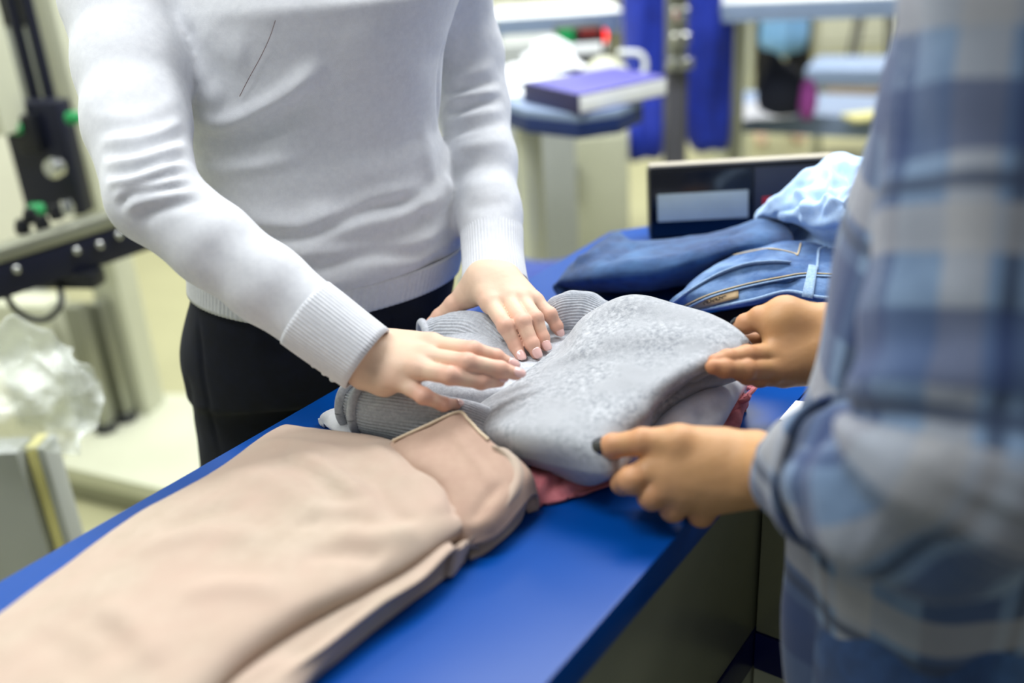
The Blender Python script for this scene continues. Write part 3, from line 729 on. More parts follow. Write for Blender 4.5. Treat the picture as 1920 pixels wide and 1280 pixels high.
panel('body_panel', skirt(slab(rows, [[.014, .012, .003], [.014, .013, .004], [.014, .014, .006], [.014, .014, .006], [.014, .014, .008], [.016, .020, .008], [.016, .022, .010]]), inset=.006), M_['rose'], rs, 10, .0018,
      [([(1000, 940), (1020, 905), (1035, 880)], .006, .004), ([(1020, 935), (1045, 900), (1060, 880)], .005, -.004), ([(1050, 925), (1080, 905), (1120, 900)], .006, .004), ([(1075, 922), (1105, 912), (1135, 900)], .004, -.003), ([(1345, 790), (1360, 765), (1390, 745)], .004, .004), ([(1355, 792), (1375, 768), (1398, 750)], .003, -.004)], (70, .0014, 6))
lp = MB()
for k, (dx, r) in enumerate(((0, 1.0), (4, .72), (7, .45))):
    ring = [H(1395 + dx + math.cos(a) * 17 * r + math.sin(a) * 7 * r, 735 - math.sin(a) * 18 * r, .020 + .006 * math.cos(a)) for a in np.linspace(.3, 5.6, 12)]
    lp.tube(catmull([H(1362 + k * 3, 775, .012)] + ring, 4), (.0028, .0022), 8)
lp.build('strap_loops', M_['rose'], rs)

# -- grey sweater
gs = empty('folded_sweater', H(1060, 720, 0), 'light grey marl knit sweater being folded between four hands', 'sweater')
W_ = [
 [(1002, 688, .056), (1060, 636, .072), (1098, 590, .096), (1180, 552, .122), (1270, 570, .118), (1345, 594, .112), (1396, 628, .108)],
 [(968, 712, .052), (1044, 665, .070), (1096, 628, .096), (1188, 606, .112), (1275, 612, .112), (1345, 625, .110), (1396, 645, .104)],
 [(930, 735, .052), (1000, 708, .068), (1086, 690, .084), (1172, 672, .096), (1255, 668, .100), (1325, 662, .102), (1385, 664, .096)],
 [(898, 758, .046), (970, 758, .064), (1060, 760, .078), (1140, 752, .086), (1205, 738, .088), (1265, 712, .088), (1340, 684, .084)],
 [(872, 786, .036), (950, 808, .056), (1040, 822, .068), (1125, 825, .072), (1188, 798, .068), (1235, 752, .066), (1305, 706, .066)],
 [(885, 818, .022), (955, 848, .034), (1048, 868, .044), (1140, 884, .050), (1192, 842, .046), (1232, 780, .042), (1285, 728, .044)]]
G = [[H(*p) for p in r] for r in W_]
G = [[p + A(.02, .035, -.03) for p in G[0]]] + G
G = G + [[p + A(.0, .012, -.016) for p in G[-1]], [A(*(p + A(-.01, .035, 0))[:2], max(TZ + .014, p[2] - .04)) for p in G[-1]]]
G = [r + [r[-1] + A(-.006, .003, -.008), r[-1] + A(-.03, .012, -.02)] for r in G]
fg_ = [([(1372, 668), (1310, 688), (1250, 722), (1205, 770), (1180, 815)], .009, .006), ([(1060, 655), (1150, 640), (1260, 632), (1370, 640)], .014, .003), ([(1040, 600), (1050, 625), (1035, 660)], .006, -.004),
       ([(1100, 600), (1180, 592), (1260, 600)], .016, -.003), ([(1060, 690), (1120, 682), (1180, 690), (1230, 700)], .003, .0009), ([(1010, 700), (1060, 672), (1120, 655)], .008, .003), ([(900, 800), (1000, 800), (1090, 800)], .016, .002), ([(1235, 735), (1215, 780), (1200, 830)], .006, .004), ([(1250, 738), (1228, 770), (1212, 812)], .005, -.004), ([(1100, 770), (1150, 740), (1190, 715)], .014, -.002)]
panel('front_panel', G, M_['grey_knit'], gs, 14, .0035, fg_, (40, .0009, 21), clampz=False, fine=(200, .00015, 22))
# second layer folded below the lifted corner
R2 = [[(1180, 735, .06), (1260, 700, .07), (1340, 682, .075), (1385, 690, .06)], [(1160, 800, .05), (1225, 745, .058), (1320, 706, .064), (1390, 708, .05)], [(1150, 850, .036), (1205, 790, .046), (1290, 738, .056), (1345, 727, .044)], [(1160, 878, .026), (1215, 812, .032), (1270, 762, .040), (1330, 738, .034)]]
G = [[H(*p) for p in r] for r in R2]; G = G + [[p + A(-.02, .012, -.012) for p in G[-1]]]
panel('back_panel', G, M_['grey_knit'], gs, 12, .0035, [([(1200, 815), (1240, 765), (1300, 725)], .006, .004), ([(1225, 790), (1270, 745), (1330, 720)], .005, -.004), ([(1290, 735), (1340, 712), (1375, 705)], .005, .003)], (50, .0010, 23), clampz=False)
# body of the garment under the palms
R3 = [[(790, 612, .020), (835, 592, .050), (885, 588, .060), (940, 596, .056), (1000, 590, .045), (1080, 600, .05)],
      [(786, 640, .030), (835, 622, .058), (890, 620, .066), (945, 634, .060), (1005, 635, .052), (1080, 645, .055)],
      [(800, 672, .034), (850, 660, .056), (905, 660, .062), (955, 674, .058), (1008, 680, .054), (1070, 700, .055)],
      [(780, 705, .040), (830, 705, .052), (900, 712, .056), (960, 718, .056), (1005, 730, .052), (1060, 750, .05)],
      [(760, 735, .036), (820, 738, .044), (880, 745, .046), (940, 752, .046), (1000, 770, .045), (1060, 790, .045)],
      [(740, 765, .020), (800, 770, .025), (860, 780, .030), (930, 790, .030), (1000, 800, .03), (1060, 820, .03)]]
G = skirt([[H(*p) for p in r] for r in R3], inset=.012, sides='tl', z=.022)
panel('body_panel', G, M_['grey_rib'], gs, 14, .003, [([(800, 635), (870, 612), (930, 635), (985, 672)], .02, .004), ([(830, 735), (900, 738), (970, 725)], .008, .003)], (46, .0012, 25), clampz=False)
# rolled sleeve at the left with two turned cuff rings
def sleeve(name, pts, rad, rings, root, rib=46):
    C = catmull(pts, 10); R = catmull(np.array(rad, float), 10); n = 300
    V, Fc, uv = tube_geo(C, [tuple(r) for r in R], n, True, lambda u, th, L: .0007 * np.cos(th * rib) + .0012 * np.sin(3 * th + 14 * u) * np.sin(9 * u + 1))
    o = part(name, V, Fc, M_['grey_rib'], root, uv=uv)
    for c0, c1, rx, ry, tk in rings:
        ax = unit(c1 - c0); u_ = unit(np.cross(ax, (0, 0, 1))); v_ = np.cross(u_, ax); P = []
        for a in np.linspace(0, 2 * np.pi, 40): P.append(c0 + u_ * math.cos(a) * rx + v_ * math.sin(a) * ry)
        V, Fc, _ = tube_geo(P, tk, 14, False); part('cuff_roll', V, Fc, M_['grey_rib'], o)
    return o
c = [H(668, 762, .032), H(700, 772, .034), H(760, 782, .034), H(830, 790, .033), H(900, 805, .030), H(960, 830, .026)]
sleeve('sleeve', c, [(.019, .024), (.022, .026), (.023, .028), (.022, .027), (.02, .024), (.016, .018)], [(H(660, 757, .034), H(690, 765, .034), .020, .024, .0052), (H(684, 768, .034), H(712, 775, .034), .022, .0275, .0050)], gs)
c = [H(800, 640, .040), H(835, 632, .044), H(895, 636, .048), H(950, 668, .042)]
sleeve('sleeve', c, [(.024, .022), (.030, .027), (.034, .030), (.028, .024)], [(H(797, 640, .040), H(825, 635, .040), .024, .023, .0050)], gs)
c = [H(1035, 600, .060), H(1060, 590, .066), H(1095, 588, .066), H(1130, 600, .060)]
sleeve('sleeve', c, [(.014, .020), (.018, .026), (.020, .026), (.018, .022)], [], gs)

# -- blue jeans pile
jn = empty('folded_jeans', H(1320, 520, 0), 'washed blue denim jeans crumpled on the far end of the counter', 'jeans')
R4 = [[(1155, 436, .050), (1190, 452, .048), (1260, 448, .050), (1340, 438, .058), (1410, 418, .075), (1460, 412, .080)],
      [(1080, 486, .040), (1140, 474, .060), (1250, 466, .066), (1340, 452, .076), (1415, 432, .092), (1480, 428, .088)],
      [(1050, 518, .030), (1120, 500, .058), (1240, 490, .070), (1330, 474, .080), (1410, 455, .088), (1490, 452, .080)],
      [(1042, 534, .020), (1110, 528, .042), (1220, 520, .052), (1300, 505, .058), (1380, 485, .066), (1480, 480, .070)],
      [(1052, 545, .006), (1120, 548, .012), (1210, 548, .016), (1290, 535, .020), (1370, 520, .03), (1480, 510, .04)]]
G = skirt([[H(*p) for p in r] for r in R4], inset=.015, sides='lt')
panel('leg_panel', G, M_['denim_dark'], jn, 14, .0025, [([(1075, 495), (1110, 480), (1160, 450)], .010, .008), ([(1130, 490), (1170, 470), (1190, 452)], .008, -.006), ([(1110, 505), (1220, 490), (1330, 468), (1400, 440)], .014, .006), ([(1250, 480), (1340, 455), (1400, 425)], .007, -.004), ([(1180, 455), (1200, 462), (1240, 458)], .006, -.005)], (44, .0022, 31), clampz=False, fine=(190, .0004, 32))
R5 = [[(1395, 470, .07), (1430, 462, .078), (1470, 450, .085), (1505, 452, .083), (1560, 460, .08), (1640, 455, .08)],
      [(1318, 512, .064), (1390, 486, .082), (1455, 472, .092), (1500, 474, .088), (1560, 470, .086), (1640, 468, .086)],
      [(1282, 540, .058), (1350, 512, .080), (1430, 494, .090), (1490, 500, .088), (1540, 492, .086), (1640, 488, .086)],
      [(1258, 562, .046), (1310, 540, .070), (1390, 518, .080), (1470, 520, .082), (1530, 512, .084), (1640, 512, .084)],
      [(1268, 574, .040), (1320, 558, .062), (1400, 538, .073), (1480, 526, .078), (1530, 534, .080), (1640, 536, .08)],
      [(1290, 584, .034), (1340, 577, .050), (1410, 565, .062), (1475, 548, .070), (1530, 560, .07), (1640, 562, .07)]]
G = [[H(*p) for p in r] for r in R5]; G = [[p + A(-.01, .02, -.03) for p in G[0]]] + G + [[p + A(.002, .010, -.008) for p in G[-1]]]
G = [[r[0] + A(-.006, .004, -.03)] + r for r in G]
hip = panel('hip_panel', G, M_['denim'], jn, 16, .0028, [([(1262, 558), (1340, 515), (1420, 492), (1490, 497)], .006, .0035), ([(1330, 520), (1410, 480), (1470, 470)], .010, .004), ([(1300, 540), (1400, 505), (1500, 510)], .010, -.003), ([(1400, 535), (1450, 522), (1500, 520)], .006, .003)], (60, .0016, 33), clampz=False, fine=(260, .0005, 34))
def on(o_cast, pts, lift=.0018): 
    r = []
    for q in pts:
        h = o_cast(*q)
        if h is not None: r.append(h + unit(CAM - h) * lift)
    return r
me = hip.data; mv = np.array([v.co for v in me.vertices]) + 0; hc_ = caster(mv @ np.array((hip.matrix_parent_inverse).to_3x3()).T + 0 if False else mv, [list(p.vertices) for p in me.polygons])
def ribbon(name, pts, wd, th, mat, root, cast_, ups=(0, 0, 1), lift=.0018, n=5):
    P = on(cast_, catmull(pts, n), lift)
    if len(P) < 3: return None
    V, Fc, _ = tube_geo(P, (wd, th), 10, True); return part(name, V, Fc, mat, root)
ribbon('side_seam', [(1264, 566), (1300, 540), (1350, 512), (1400, 495), (1450, 490), (1480, 492)], .0045, .0016, M_['stitch'], hip, hc_)
ribbon('waistband_seam', [(1282, 574), (1330, 552), (1400, 532), (1470, 518), (1510, 512), (1570, 514), (1630, 516)], .0012, .0008, M_['thread'], hip, hc_)
ribbon('waistband_seam', [(1286, 578), (1334, 556), (1402, 537), (1470, 523), (1512, 517), (1570, 519), (1630, 521)], .0030, .0012, M_['stitch'], hip, hc_)
ribbon('waistband_edge', [(1300, 583), (1345, 575), (1412, 562), (1476, 546), (1530, 556), (1580, 560), (1635, 560)], .0022, .0022, M_['stitch'], hip, hc_, lift=.001)
ribbon('pocket_seam', [(1375, 478), (1440, 466), (1488, 474), (1496, 476), (1505, 440)], .0010, .0010, M_['thread'], hip, hc_)
ribbon('pocket_seam', [(1532, 505), (1534, 480), (1540, 464), (1580, 462), (1630, 464)], .0016, .0012, M_['stitch'], hip, hc_)
def patch(name, c4, mat, root, cast_, nu=10, nv=4, lift=.002, thick=.0015):
    V = []; F = []
    for i in range(nv):
        for j in range(nu):
            u, v = j / (nu - 1), i / (nv - 1)
            q = [(c4[0][k] * (1 - u) + c4[1][k] * u) * (1 - v) + (c4[3][k] * (1 - u) + c4[2][k] * u) * v for k in (0, 1)]
            h = cast_(*q)
            if h is None: return None
            V.append(h + unit(CAM - h) * lift)
    F = [(i * nu + j, (i + 1) * nu + j, (i + 1) * nu + j + 1, i * nu + j + 1) for i in range(nv - 1) for j in range(nu - 1)]
    o = part(name, V, F, mat, root); solid(o, thick, 0); return o
lpt = patch('leather_patch', ((1290, 573), (1384, 541), (1385, 558), (1302, 582)), M_['leather'], hip, hc_)
sig = []
for i, x in enumerate(np.linspace(0, 1, 26)):
    cx, cy = 1318 + 42 * x, 569 - 14 * x
    sig.append((cx + 3 * math.sin(i * 1.9), cy + 3.0 * math.sin(i * 1.25) * (1 - .4 * x)))
P = on(hc_, sig, .0036)
if len(P) > 3: MB().tube(catmull(P, 3), .00035, 5).build('script_lettering', M_['black_ink'], lpt or hip)
bl = patch('belt_loop', ((1516, 497), (1533, 500), (1524, 560), (1504, 556)), M_['stitch'], hip, hc_, 5, 8, .004, .003)
# dark inside of the waist
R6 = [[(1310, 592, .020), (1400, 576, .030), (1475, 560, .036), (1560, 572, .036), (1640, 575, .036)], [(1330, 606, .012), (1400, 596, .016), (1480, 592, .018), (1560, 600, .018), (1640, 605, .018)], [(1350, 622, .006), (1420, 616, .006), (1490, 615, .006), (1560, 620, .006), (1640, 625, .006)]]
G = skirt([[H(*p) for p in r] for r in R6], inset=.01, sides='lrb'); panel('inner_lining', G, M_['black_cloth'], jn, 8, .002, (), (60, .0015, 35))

# -- crumpled light blue shirt
lb = empty('crumpled_shirt', H(1540, 430, 0), 'light blue cotton shirt crumpled on top of the blue jeans', 'shirt')
R7 = [[(1440, 388, .095), (1475, 355, .125), (1520, 318, .150), (1568, 294, .165), (1610, 300, .165), (1680, 310, .16)],
      [(1416, 396, .090), (1465, 372, .125), (1520, 345, .150), (1570, 325, .162), (1620, 325, .165), (1680, 330, .16)],
      [(1416, 408, .086), (1462, 392, .118), (1520, 375, .142), (1575, 360, .155), (1625, 355, .155), (1690, 360, .15)],
      [(1432, 414, .080), (1470, 408, .108), (1520, 400, .130), (1575, 395, .142), (1625, 390, .142), (1690, 395, .14)],
      [(1462, 414, .078), (1490, 420, .095), (1530, 430, .110), (1580, 430, .118), (1630, 425, .12), (1690, 430, .12)],
      [(1500, 418, .075), (1520, 438, .082), (1545, 455, .088), (1590, 458, .092), (1635, 455, .095), (1690, 458, .095)]]
G = skirt([[H(*p) for p in r] for r in R7], inset=.03, sides='tlb', z=.06)
fs = [([(1425, 392), (1470, 372), (1500, 345), (1530, 310)], .008, .009), ([(1440, 405), (1500, 380), (1560, 350), (1600, 330)], .008, -.009), ([(1470, 400), (1530, 390), (1580, 370), (1620, 350)], .008, .010), ([(1480, 360), (1510, 368), (1520, 400), (1505, 420)], .006, .009), ([(1495, 372), (1530, 362), (1570, 372), (1600, 395)], .006, -.008),
      ([(1545, 315), (1560, 340), (1550, 370), (1580, 400)], .006, .010), ([(1560, 305), (1590, 330), (1600, 360)], .006, -.009), ([(1575, 300), (1600, 320), (1622, 325)], .007, .010), ([(1500, 410), (1540, 420), (1570, 410), (1610, 415)], .008, .007), ([(1510, 425), (1550, 438), (1590, 430)], .008, -.006), ([(1450, 395), (1455, 410)], .005, -.006), ([(1530, 340), (1500, 352), (1480, 372)], .005, -.007), ([(1600, 375), (1570, 385), (1540, 405)], .005, .008)]
panel('body_panel', G, M_['shirt_blue'], lb, 18, .0015, fs, (70, .0035, 41), clampz=False, fine=(230, .0008, 42))

# -- pole-less customer display beside the clothes
a0, a1_ = Z(1240, 452, TZ + .002), Z(1600, 438, TZ + .002)
dx_ = unit(A(a1_[0] - a0[0], a1_[1] - a0[1], 0)); dep_ = A(-dx_[1], dx_[0], 0)
def dface(px, py):            # point of the display's face plane seen at a pixel
    nrm = -dep_ * math.cos(.12) + A(0, 0, math.sin(.12)); r = ray(px, py); t = ((a0 - CAM) @ nrm) / (r @ nrm); return CAM + r * t
tl, tr, bl_, br = dface(1215, 316), dface(1575, 296), dface(1222, 450), dface(1585, 432)
X_ = unit(tr - tl); Yv = unit(np.cross(np.cross(X_, bl_ - tl), X_)); Yv = unit(bl_ - tl - X_ * ((bl_ - tl) @ X_)); Nf = unit(np.cross(X_, Yv)); Nf = Nf if Nf @ (CAM - tl) > 0 else -Nf
wd_, hg_ = np.linalg.norm(tr - tl), np.linalg.norm(bl_ - tl)
Rm = Matrix(((X_[0], -Nf[0], -Yv[0]), (X_[1], -Nf[1], -Yv[1]), (X_[2], -Nf[2], -Yv[2])))
ctr = tl + X_ * wd_ / 2 + Yv * hg_ / 2
dv = empty('display_unit', (ctr[0], ctr[1], TZ), 'black electronic display with grey screen and red mark behind the jeans', 'display')
MB().box(ctr - Nf * .022, (wd_, .044, hg_), rot=Rm, bev=.008).build('housing', M_['black'], dv)
def fbox(u0, u1, v0, v1, t=.002): return MB().box(tl + X_ * wd_ * (u0 + u1) / 2 + Yv * hg_ * (v0 + v1) / 2 + Nf * t / 2, (wd_ * (u1 - u0), t, hg_ * (v1 - v0)), rot=Rm, bev=.0006)
fbox(.02, .54, .06, .95, .003).build('bezel', plain('glossy_black', '#0b0e18', .15), dv)
fbox(.045, .525, .36, .74, .0042).build('screen', M_['lcd'], dv)
fbox(.56, .985, .07, .95, .002).build('side_plate', plain('slate_plate', '#363a48', .4), dv)
fbox(.60, .69, .47, .60, .0032).build('red_mark', M_['red'], dv)
MB().box(tl + X_ * wd_ / 2 - Nf * .02 - Yv * .0015, (wd_ * .98, .038, .004), rot=Rm, bev=.001).build('top_strip', plain('beige_strip', '#a39c8c', .5), dv)

# ------------------------------------------------------------------ the customer in plaid
nh_thumb = ([D(1345, 850, .865), D(1275, 832, .862), D(1205, 828, .868), D(1150, 836, .880), D(1128, 840, .886)], [.020, .0165, .0118, .0108, .0085])
nh = [([D(1238, 872, .868), D(1185, 900, .862), D(1168, 905, .885), D(1180, 890, .905)], [.0125, .0122, .0105, .009]),
      ([D(1258, 905, .862), D(1222, 930, .862), D(1215, 915, .89), D(1225, 895, .905)], [.0125, .0118, .010, .009]),
      ([D(1285, 925, .862), D(1262, 952, .868), D(1250, 930, .895), D(1260, 905, .905)], [.0122, .0115, .010, .009]),
      ([D(1330, 935, .862), D(1315, 962, .870), D(1300, 945, .892), D(1305, 915, .905)], [.0122, .0115, .0095, .0085]), nh_thumb]
wN = D(1420, 875, .850)
palmN = [(D(1408, 858, .852), nh[0][0][0], .0225, .0165), (wN, nh[1][0][0], .022, .0160), (D(1412, 892, .850), nh[2][0][0], .0215, .0155), (D(1410, 905, .850), nh[3][0][0], .020, .0150)]
PN, QN, flN = hand([D(1640, 895, .72), D(1520, 882, .79), wN], [.034, .030, .027], palmN, nh, fill=[cone(D(1350, 845, .862), D(1265, 838, .868), .020, .017), cone(D(1330, 880, .862), D(1260, 885, .868), .022, .018)])
fh_thumb = ([D(1515, 610, 1.0), D(1470, 590, 1.0), D(1425, 597, 1.005), D(1398, 607, 1.012), D(1388, 610, 1.018)], [.019, .0175, .0118, .0098, .008])
fh = [([D(1450, 635, 1.03), D(1410, 640, 1.03), D(1375, 642, 1.025), D(1345, 645, 1.02)], [.012, .0105, .009, .0075]),
      ([D(1455, 662, .99), D(1400, 666, .968), D(1364, 672, .958), D(1340, 677, .953)], [.0112, .0098, .0086, .0070]),
      ([D(1455, 690, .985), D(1398, 692, .960), D(1358, 691, .950), D(1336, 688, .945)], [.0114, .0100, .0088, .0072]),
      ([D(1470, 702, 1.00), D(1425, 706, .985), D(1400, 704, .98), D(1385, 700, .975)], [.011, .010, .0085, .0072]), fh_thumb]
wF = D(1560, 640, 1.0)
palmF = [(D(1556, 616, 1.0), fh[0][0][0] , .025, .0145), (wF, fh[1][0][0], .026, .0150), (D(1556, 660, 1.0), fh[2][0][0], .026, .0145), (D(1545, 680, 1.0), fh[3][0][0], .022, .013)]
PF, QF, flF = hand([D(1760, 700, .92), D(1640, 655, .96), wF], [.036, .033, .029], palmF, fh, fill=[ell(D(1468, 606, .998), (.026, .022, .022)), cone(D(1530, 606, .997), D(1480, 592, 1.0), .018, .017)])
# trunk, legs and head of the same body
CT = (A(.78, .86, 1.0, 1.2, 1.32, 1.37, 1.42), A(.367, .366, .371, .400, .418, .42, .42), A(.662, .664, .685, .710, .732, .735, .738), A(.138, .138, .136, .140, .152, .13, .07), A(.108, .104, .098, .104, .100, .085, .06)); CA = math.radians(40.5)
ct, cf = A(.76, .65, 0), A(-.65, .76, 0)           # across the shoulders, and where the chest faces
sleeveN = [D(1925, -75, .605), D(1905, 0, .61), D(1880, 200, .62), D(1860, 400, .62), D(1838, 600, .62), D(1826, 760, .615), D(1800, 880, .615), D(1730, 922, .64), D(1640, 905, .69), D(1560, 890, .74), D(1500, 884, .782)]
sleeveNr = [.062, .066, .066, .065, .064, .065, .067, .063, .055, .046, .037]
EF = A(.50, .70, 1.04); SFar = A(.525, .815, 1.335)
sleeveF = [SFar, A(.525, .78, 1.20), EF, (EF + D(1745, 700, .925)) / 2, D(1745, 700, .925)]
F = Field((.10, .30, 0), (.75, 1.0, 1.80), .009)
b = wtorso(F, -.018, .84, 1.40, 2.2, CT, CA)
F.add(b, [cone(sleeveN[0] + A(.02, .02, -.01), SFar + A(-.02, -.02, -.01), .05, .05), cone((.42, .735, 1.36), (.412, .745, 1.48), .052, .046)], .05)
F.add(b, chain(sleeveN[:9] + [D(1640, 895, .72)], [r - .020 for r in sleeveNr[:9]] + [.033]), .02)
F.add(b, chain([SFar, EF, D(1760, 700, .92), D(1640, 655, .96)], [.044, .038, .036, .034]), .02)
LEG = [(A(.312, .612, 0)), (A(.415, .692, 0))]
for q in LEG: F.add(b, [cone(q + A(0, 0, .84), q + A(-.01, .01, .46), .074, .052), cone(q + A(-.01, .01, .46), q + A(.01, -.02, .10), .050, .034), cone(q + A(.01, -.02, .05), q + cf * .12 + A(0, 0, .035), .035, .028)], .03)
hd = A(.405, .755, 1.585)
HR = np.array([ct, cf, A(0, 0, 1)])
def hp(a, b_, c): return hd + ct * a + cf * b_ + A(0, 0, c)
F.add(b, [ell(hd, (.072, .090, .106), HR), ell(hp(0, .045, -.06), (.045, .04, .045), HR)], .03)
F.add(b, [cone(hp(0, .086, .012), hp(0, .102, -.018), .008, .012), ell(hp(0, .084, -.048), (.022, .008, .007), HR), ell(hp(-.072, 0, 0), (.008, .018, .028), HR), ell(hp(.072, 0, 0), (.008, .018, .028), HR)], .008)
F.cut(b, [ell(hp(-.031, .090, .018), (.014, .010, .009), HR), ell(hp(.031, .090, .018), (.014, .010, .009), HR)], .008)
PB, QB = F.mesh(b, 2); V = np.vstack([PB, PN, PF]); n1, n2 = len(PB), len(PB) + len(PN)
cust = link('person', V, np.vstack([QB, QN + n1, QF + n2]).tolist(), M_['skin2']); set_flush(cust, np.concatenate([np.zeros(len(PB)), flN, flF]))
tag(cust, 'person in blue plaid shirt with black nail polish holding the edge of the grey sweater', 'person')
nail(cust, nh_thumb[0][3], nh_thumb[0][4], .0092, unit(CAM - nh_thumb[0][4]) * .9 + A(0, 0, .5), M_['nail_black'], L=.0155, wd=1.1)
nail(cust, fh_thumb[0][3], fh_thumb[0][4], .0088, A(-.2, .5, 1), M_['nail_black'], L=.013, wd=1.0)
for dx in (-.031, .031): MB().sphere(hp(dx, .078, .018), .0115).build('eye', M_['white_paint'], cust)
Fh = Field(hd - .20, hd + .18, .006); hb = Fh.new()
Fh.add(hb, [ell(hp(0, -.018, .022), (.084, .094, .102), HR), cone(hp(-.04, -.06, 0), hp(-.03, -.075, -.15), .05, .03), cone(hp(.04, -.06, 0), hp(.03, -.075, -.15), .05, .03)], .03)
Fh.cut(hb, [ell(hp(0, .085, -.03), (.058, .06, .085), HR)], .01); Ph, Qh = Fh.mesh(hb, 2); part('hair', Ph, Qh, M_['hair'], cust)
# plaid flannel shirt sculpted over the body: trunk and both sleeves
F = Field((.13, .36, .70), (.64, .97, 1.45), .0044)
CS = (CT[0], CT[1] + A(-.010, -.010, -.006, -.004, 0, 0, 0), CT[2] + A(.01, .01, .006, .004, 0, 0, 0), A(.142, .148, .156, .154, .156, .132, .07), A(.112, .116, .122, .116, .104, .087, .06))
b = wtorso(F, 0, .60, 1.40, 2.2, CS, CA)
F.add(b, [cone(sleeveN[0] + A(.01, .01, -.002), SFar + A(-.01, -.01, -.002), .058, .058)], .04)
bt = b.copy()
a1 = F.new(); F.add(a1, chain(sleeveN, sleeveNr), .015)
a2 = F.new(); F.add(a2, chain(sleeveF, [.064, .060, .058, .052, .046]), .02)
hemc = ((.795 + .012 * np.sin(26 * (F.ax[0][:, None, None] + F.ax[1][None, :, None]))) - F.ax[2][None, None, :])
b = np.where(a1 < .004, b, np.maximum(b, hemc)).astype(np.float32)
b = F.merge(b, a1, .010); b = F.merge(b, a2, .012)
F.cut(b, [cone((.42, .735, 1.42), (.412, .745, 1.5), .062, .07)], .01)
PP, QP = F.mesh(b, 2); NP = normals(PP, QP)
def along(P, pts, rad):
    C = catmull(pts, 8); T, X, Y = frames(C, (0, -1, .2)); rr = np.interp(np.linspace(0, 1, len(C)), np.linspace(0, 1, len(rad)), rad)
    best = np.full(len(P), 9.); bi = np.zeros(len(P), int)
    for i in range(len(C)):
        d = np.linalg.norm(P - C[i], axis=1) - rr[i]; m = d < best; best[m] = d[m]; bi[m] = i
    L = np.concatenate([[0], np.cumsum(np.linalg.norm(np.diff(C, axis=0), axis=1))]); d = P - C[bi]
    lt = L[bi] + (d * T[bi]).sum(1); th = np.arctan2((d * Y[bi]).sum(1), (d * X[bi]).sum(1)); return best, bi / (len(C) - 1), th, lt, rr[bi]
d1, u1, t1, l1, r1 = along(PP, sleeveN, sleeveNr); d2, u2, t2, l2, r2 = along(PP, sleeveF, [.064, .060, .058, .052, .046])
isN = d1 < .010; isF = (~isN) & (d2 < .010)
cx = np.interp(PP[:, 2], CT[0], CT[1]); cy = np.interp(PP[:, 2], CT[0], CT[2]); tt = np.arctan2(PP[:, 1] - cy, PP[:, 0] - cx)
uvP = np.stack([tt * .13, PP[:, 2] * 1.0], 1); uvP[isN] = np.stack([t1 * .062 + .03, l1 + .05], 1)[isN]; uvP[isF] = np.stack([t2 * .06, l2], 1)[isF]
low_ = np.clip((1.25 - PP[:, 2]) / .4, .2, 1)
dsp = (.005 * np.sin(6 * tt + 2.2 * np.sin(9 * PP[:, 2])) + .003 * np.sin(13 * tt + 12 * PP[:, 2])) * low_ + .004 * np.sin(40 * PP[:, 2] + 2 * np.sin(2 * tt)) * .5
e_ = np.exp(-((u1 - .62) / .16) ** 2)
dn = e_ * (.0075 * np.sin(56 * u1 + 1.4 * np.sin(t1 + 1)) + .004 * np.sin(31 * u1 + 2 * t1)) + .0035 * np.sin(3 * t1 + 9 * u1) + .002 * np.sin(7 * t1 + 17 * u1)
dsp = np.where(isN, dn, dsp); PP = PP + NP * dsp[:, None]; PP = relax(PP, QP, 1)
shirt = part('shirt', PP, QP, M_['plaid'], cust, uv=uvP); shirt['label'] = 'faded blue plaid flannel shirt'
ring = [A(.414, .742, 1.405) + ct * (.066 * math.cos(a)) + cf * (.064 * math.sin(a)) + A(0, 0, -.010 * math.sin(a)) for a in np.linspace(0, 2 * math.pi, 30)]
V, Fc, uv = tube_geo(ring, (.008, .022), 14, False); part('collar', V, Fc, M_['plaid'], shirt, uv=uv)
V, Fc, uv = tube_geo(catmull([D(1585, 893, .725), D(1545, 888, .75), D(1505, 884, .780)], 5), [tuple(x) for x in catmull(np.array([(.056, .058), (.051, .052), (.040, .042)]), 5)], 72, False, lambda u, th, L: .002 * np.sin(4 * th + 6 * u), up=(0, -1, .2))
solid(part('rolled_cuff', V, Fc, M_['plaid'], shirt, uv=uv[:, ::-1] + [.02, .07]), .006, 0)
jb = Field((.18, .45, .06), (.56, .84, .99), .006); b = wtorso(jb, -.010, .84, .96, 2.2, CT, CA); lg = jb.new()
for q in LEG: jb.add(lg, [cone(q + A(0, 0, .85), q + A(-.01, .01, .46), .084, .062), cone(q + A(-.01, .01, .46), q + A(.01, -.02, .09), .060, .048)], .02)
b = jb.merge(b, lg, .03); Pj, Qj = jb.mesh(b, 2); part('jeans', Pj, Qj, M_['denim_dark'], cust)
for q in LEG: MB().tube(catmull([q + A(.02, -.035, .05), q + A(.01, 0, .055), q + cf * .07 + A(0, 0, .04), q + cf * .14 + A(0, 0, .026)], 4), [(.038, .045)] * 4 + [(.04, .038)] * 5 + [(.042, .026)] * 4, 16).build('shoe', M_['white_paint'], cust)

# ------------------------------------------------------------------ background, right of the woman
def fl(x, y): p = Z(x, y, 0); return p
def lbox(mb, c, sz, rz=0, bev=.006): return mb.box(c, sz, rz, bev)
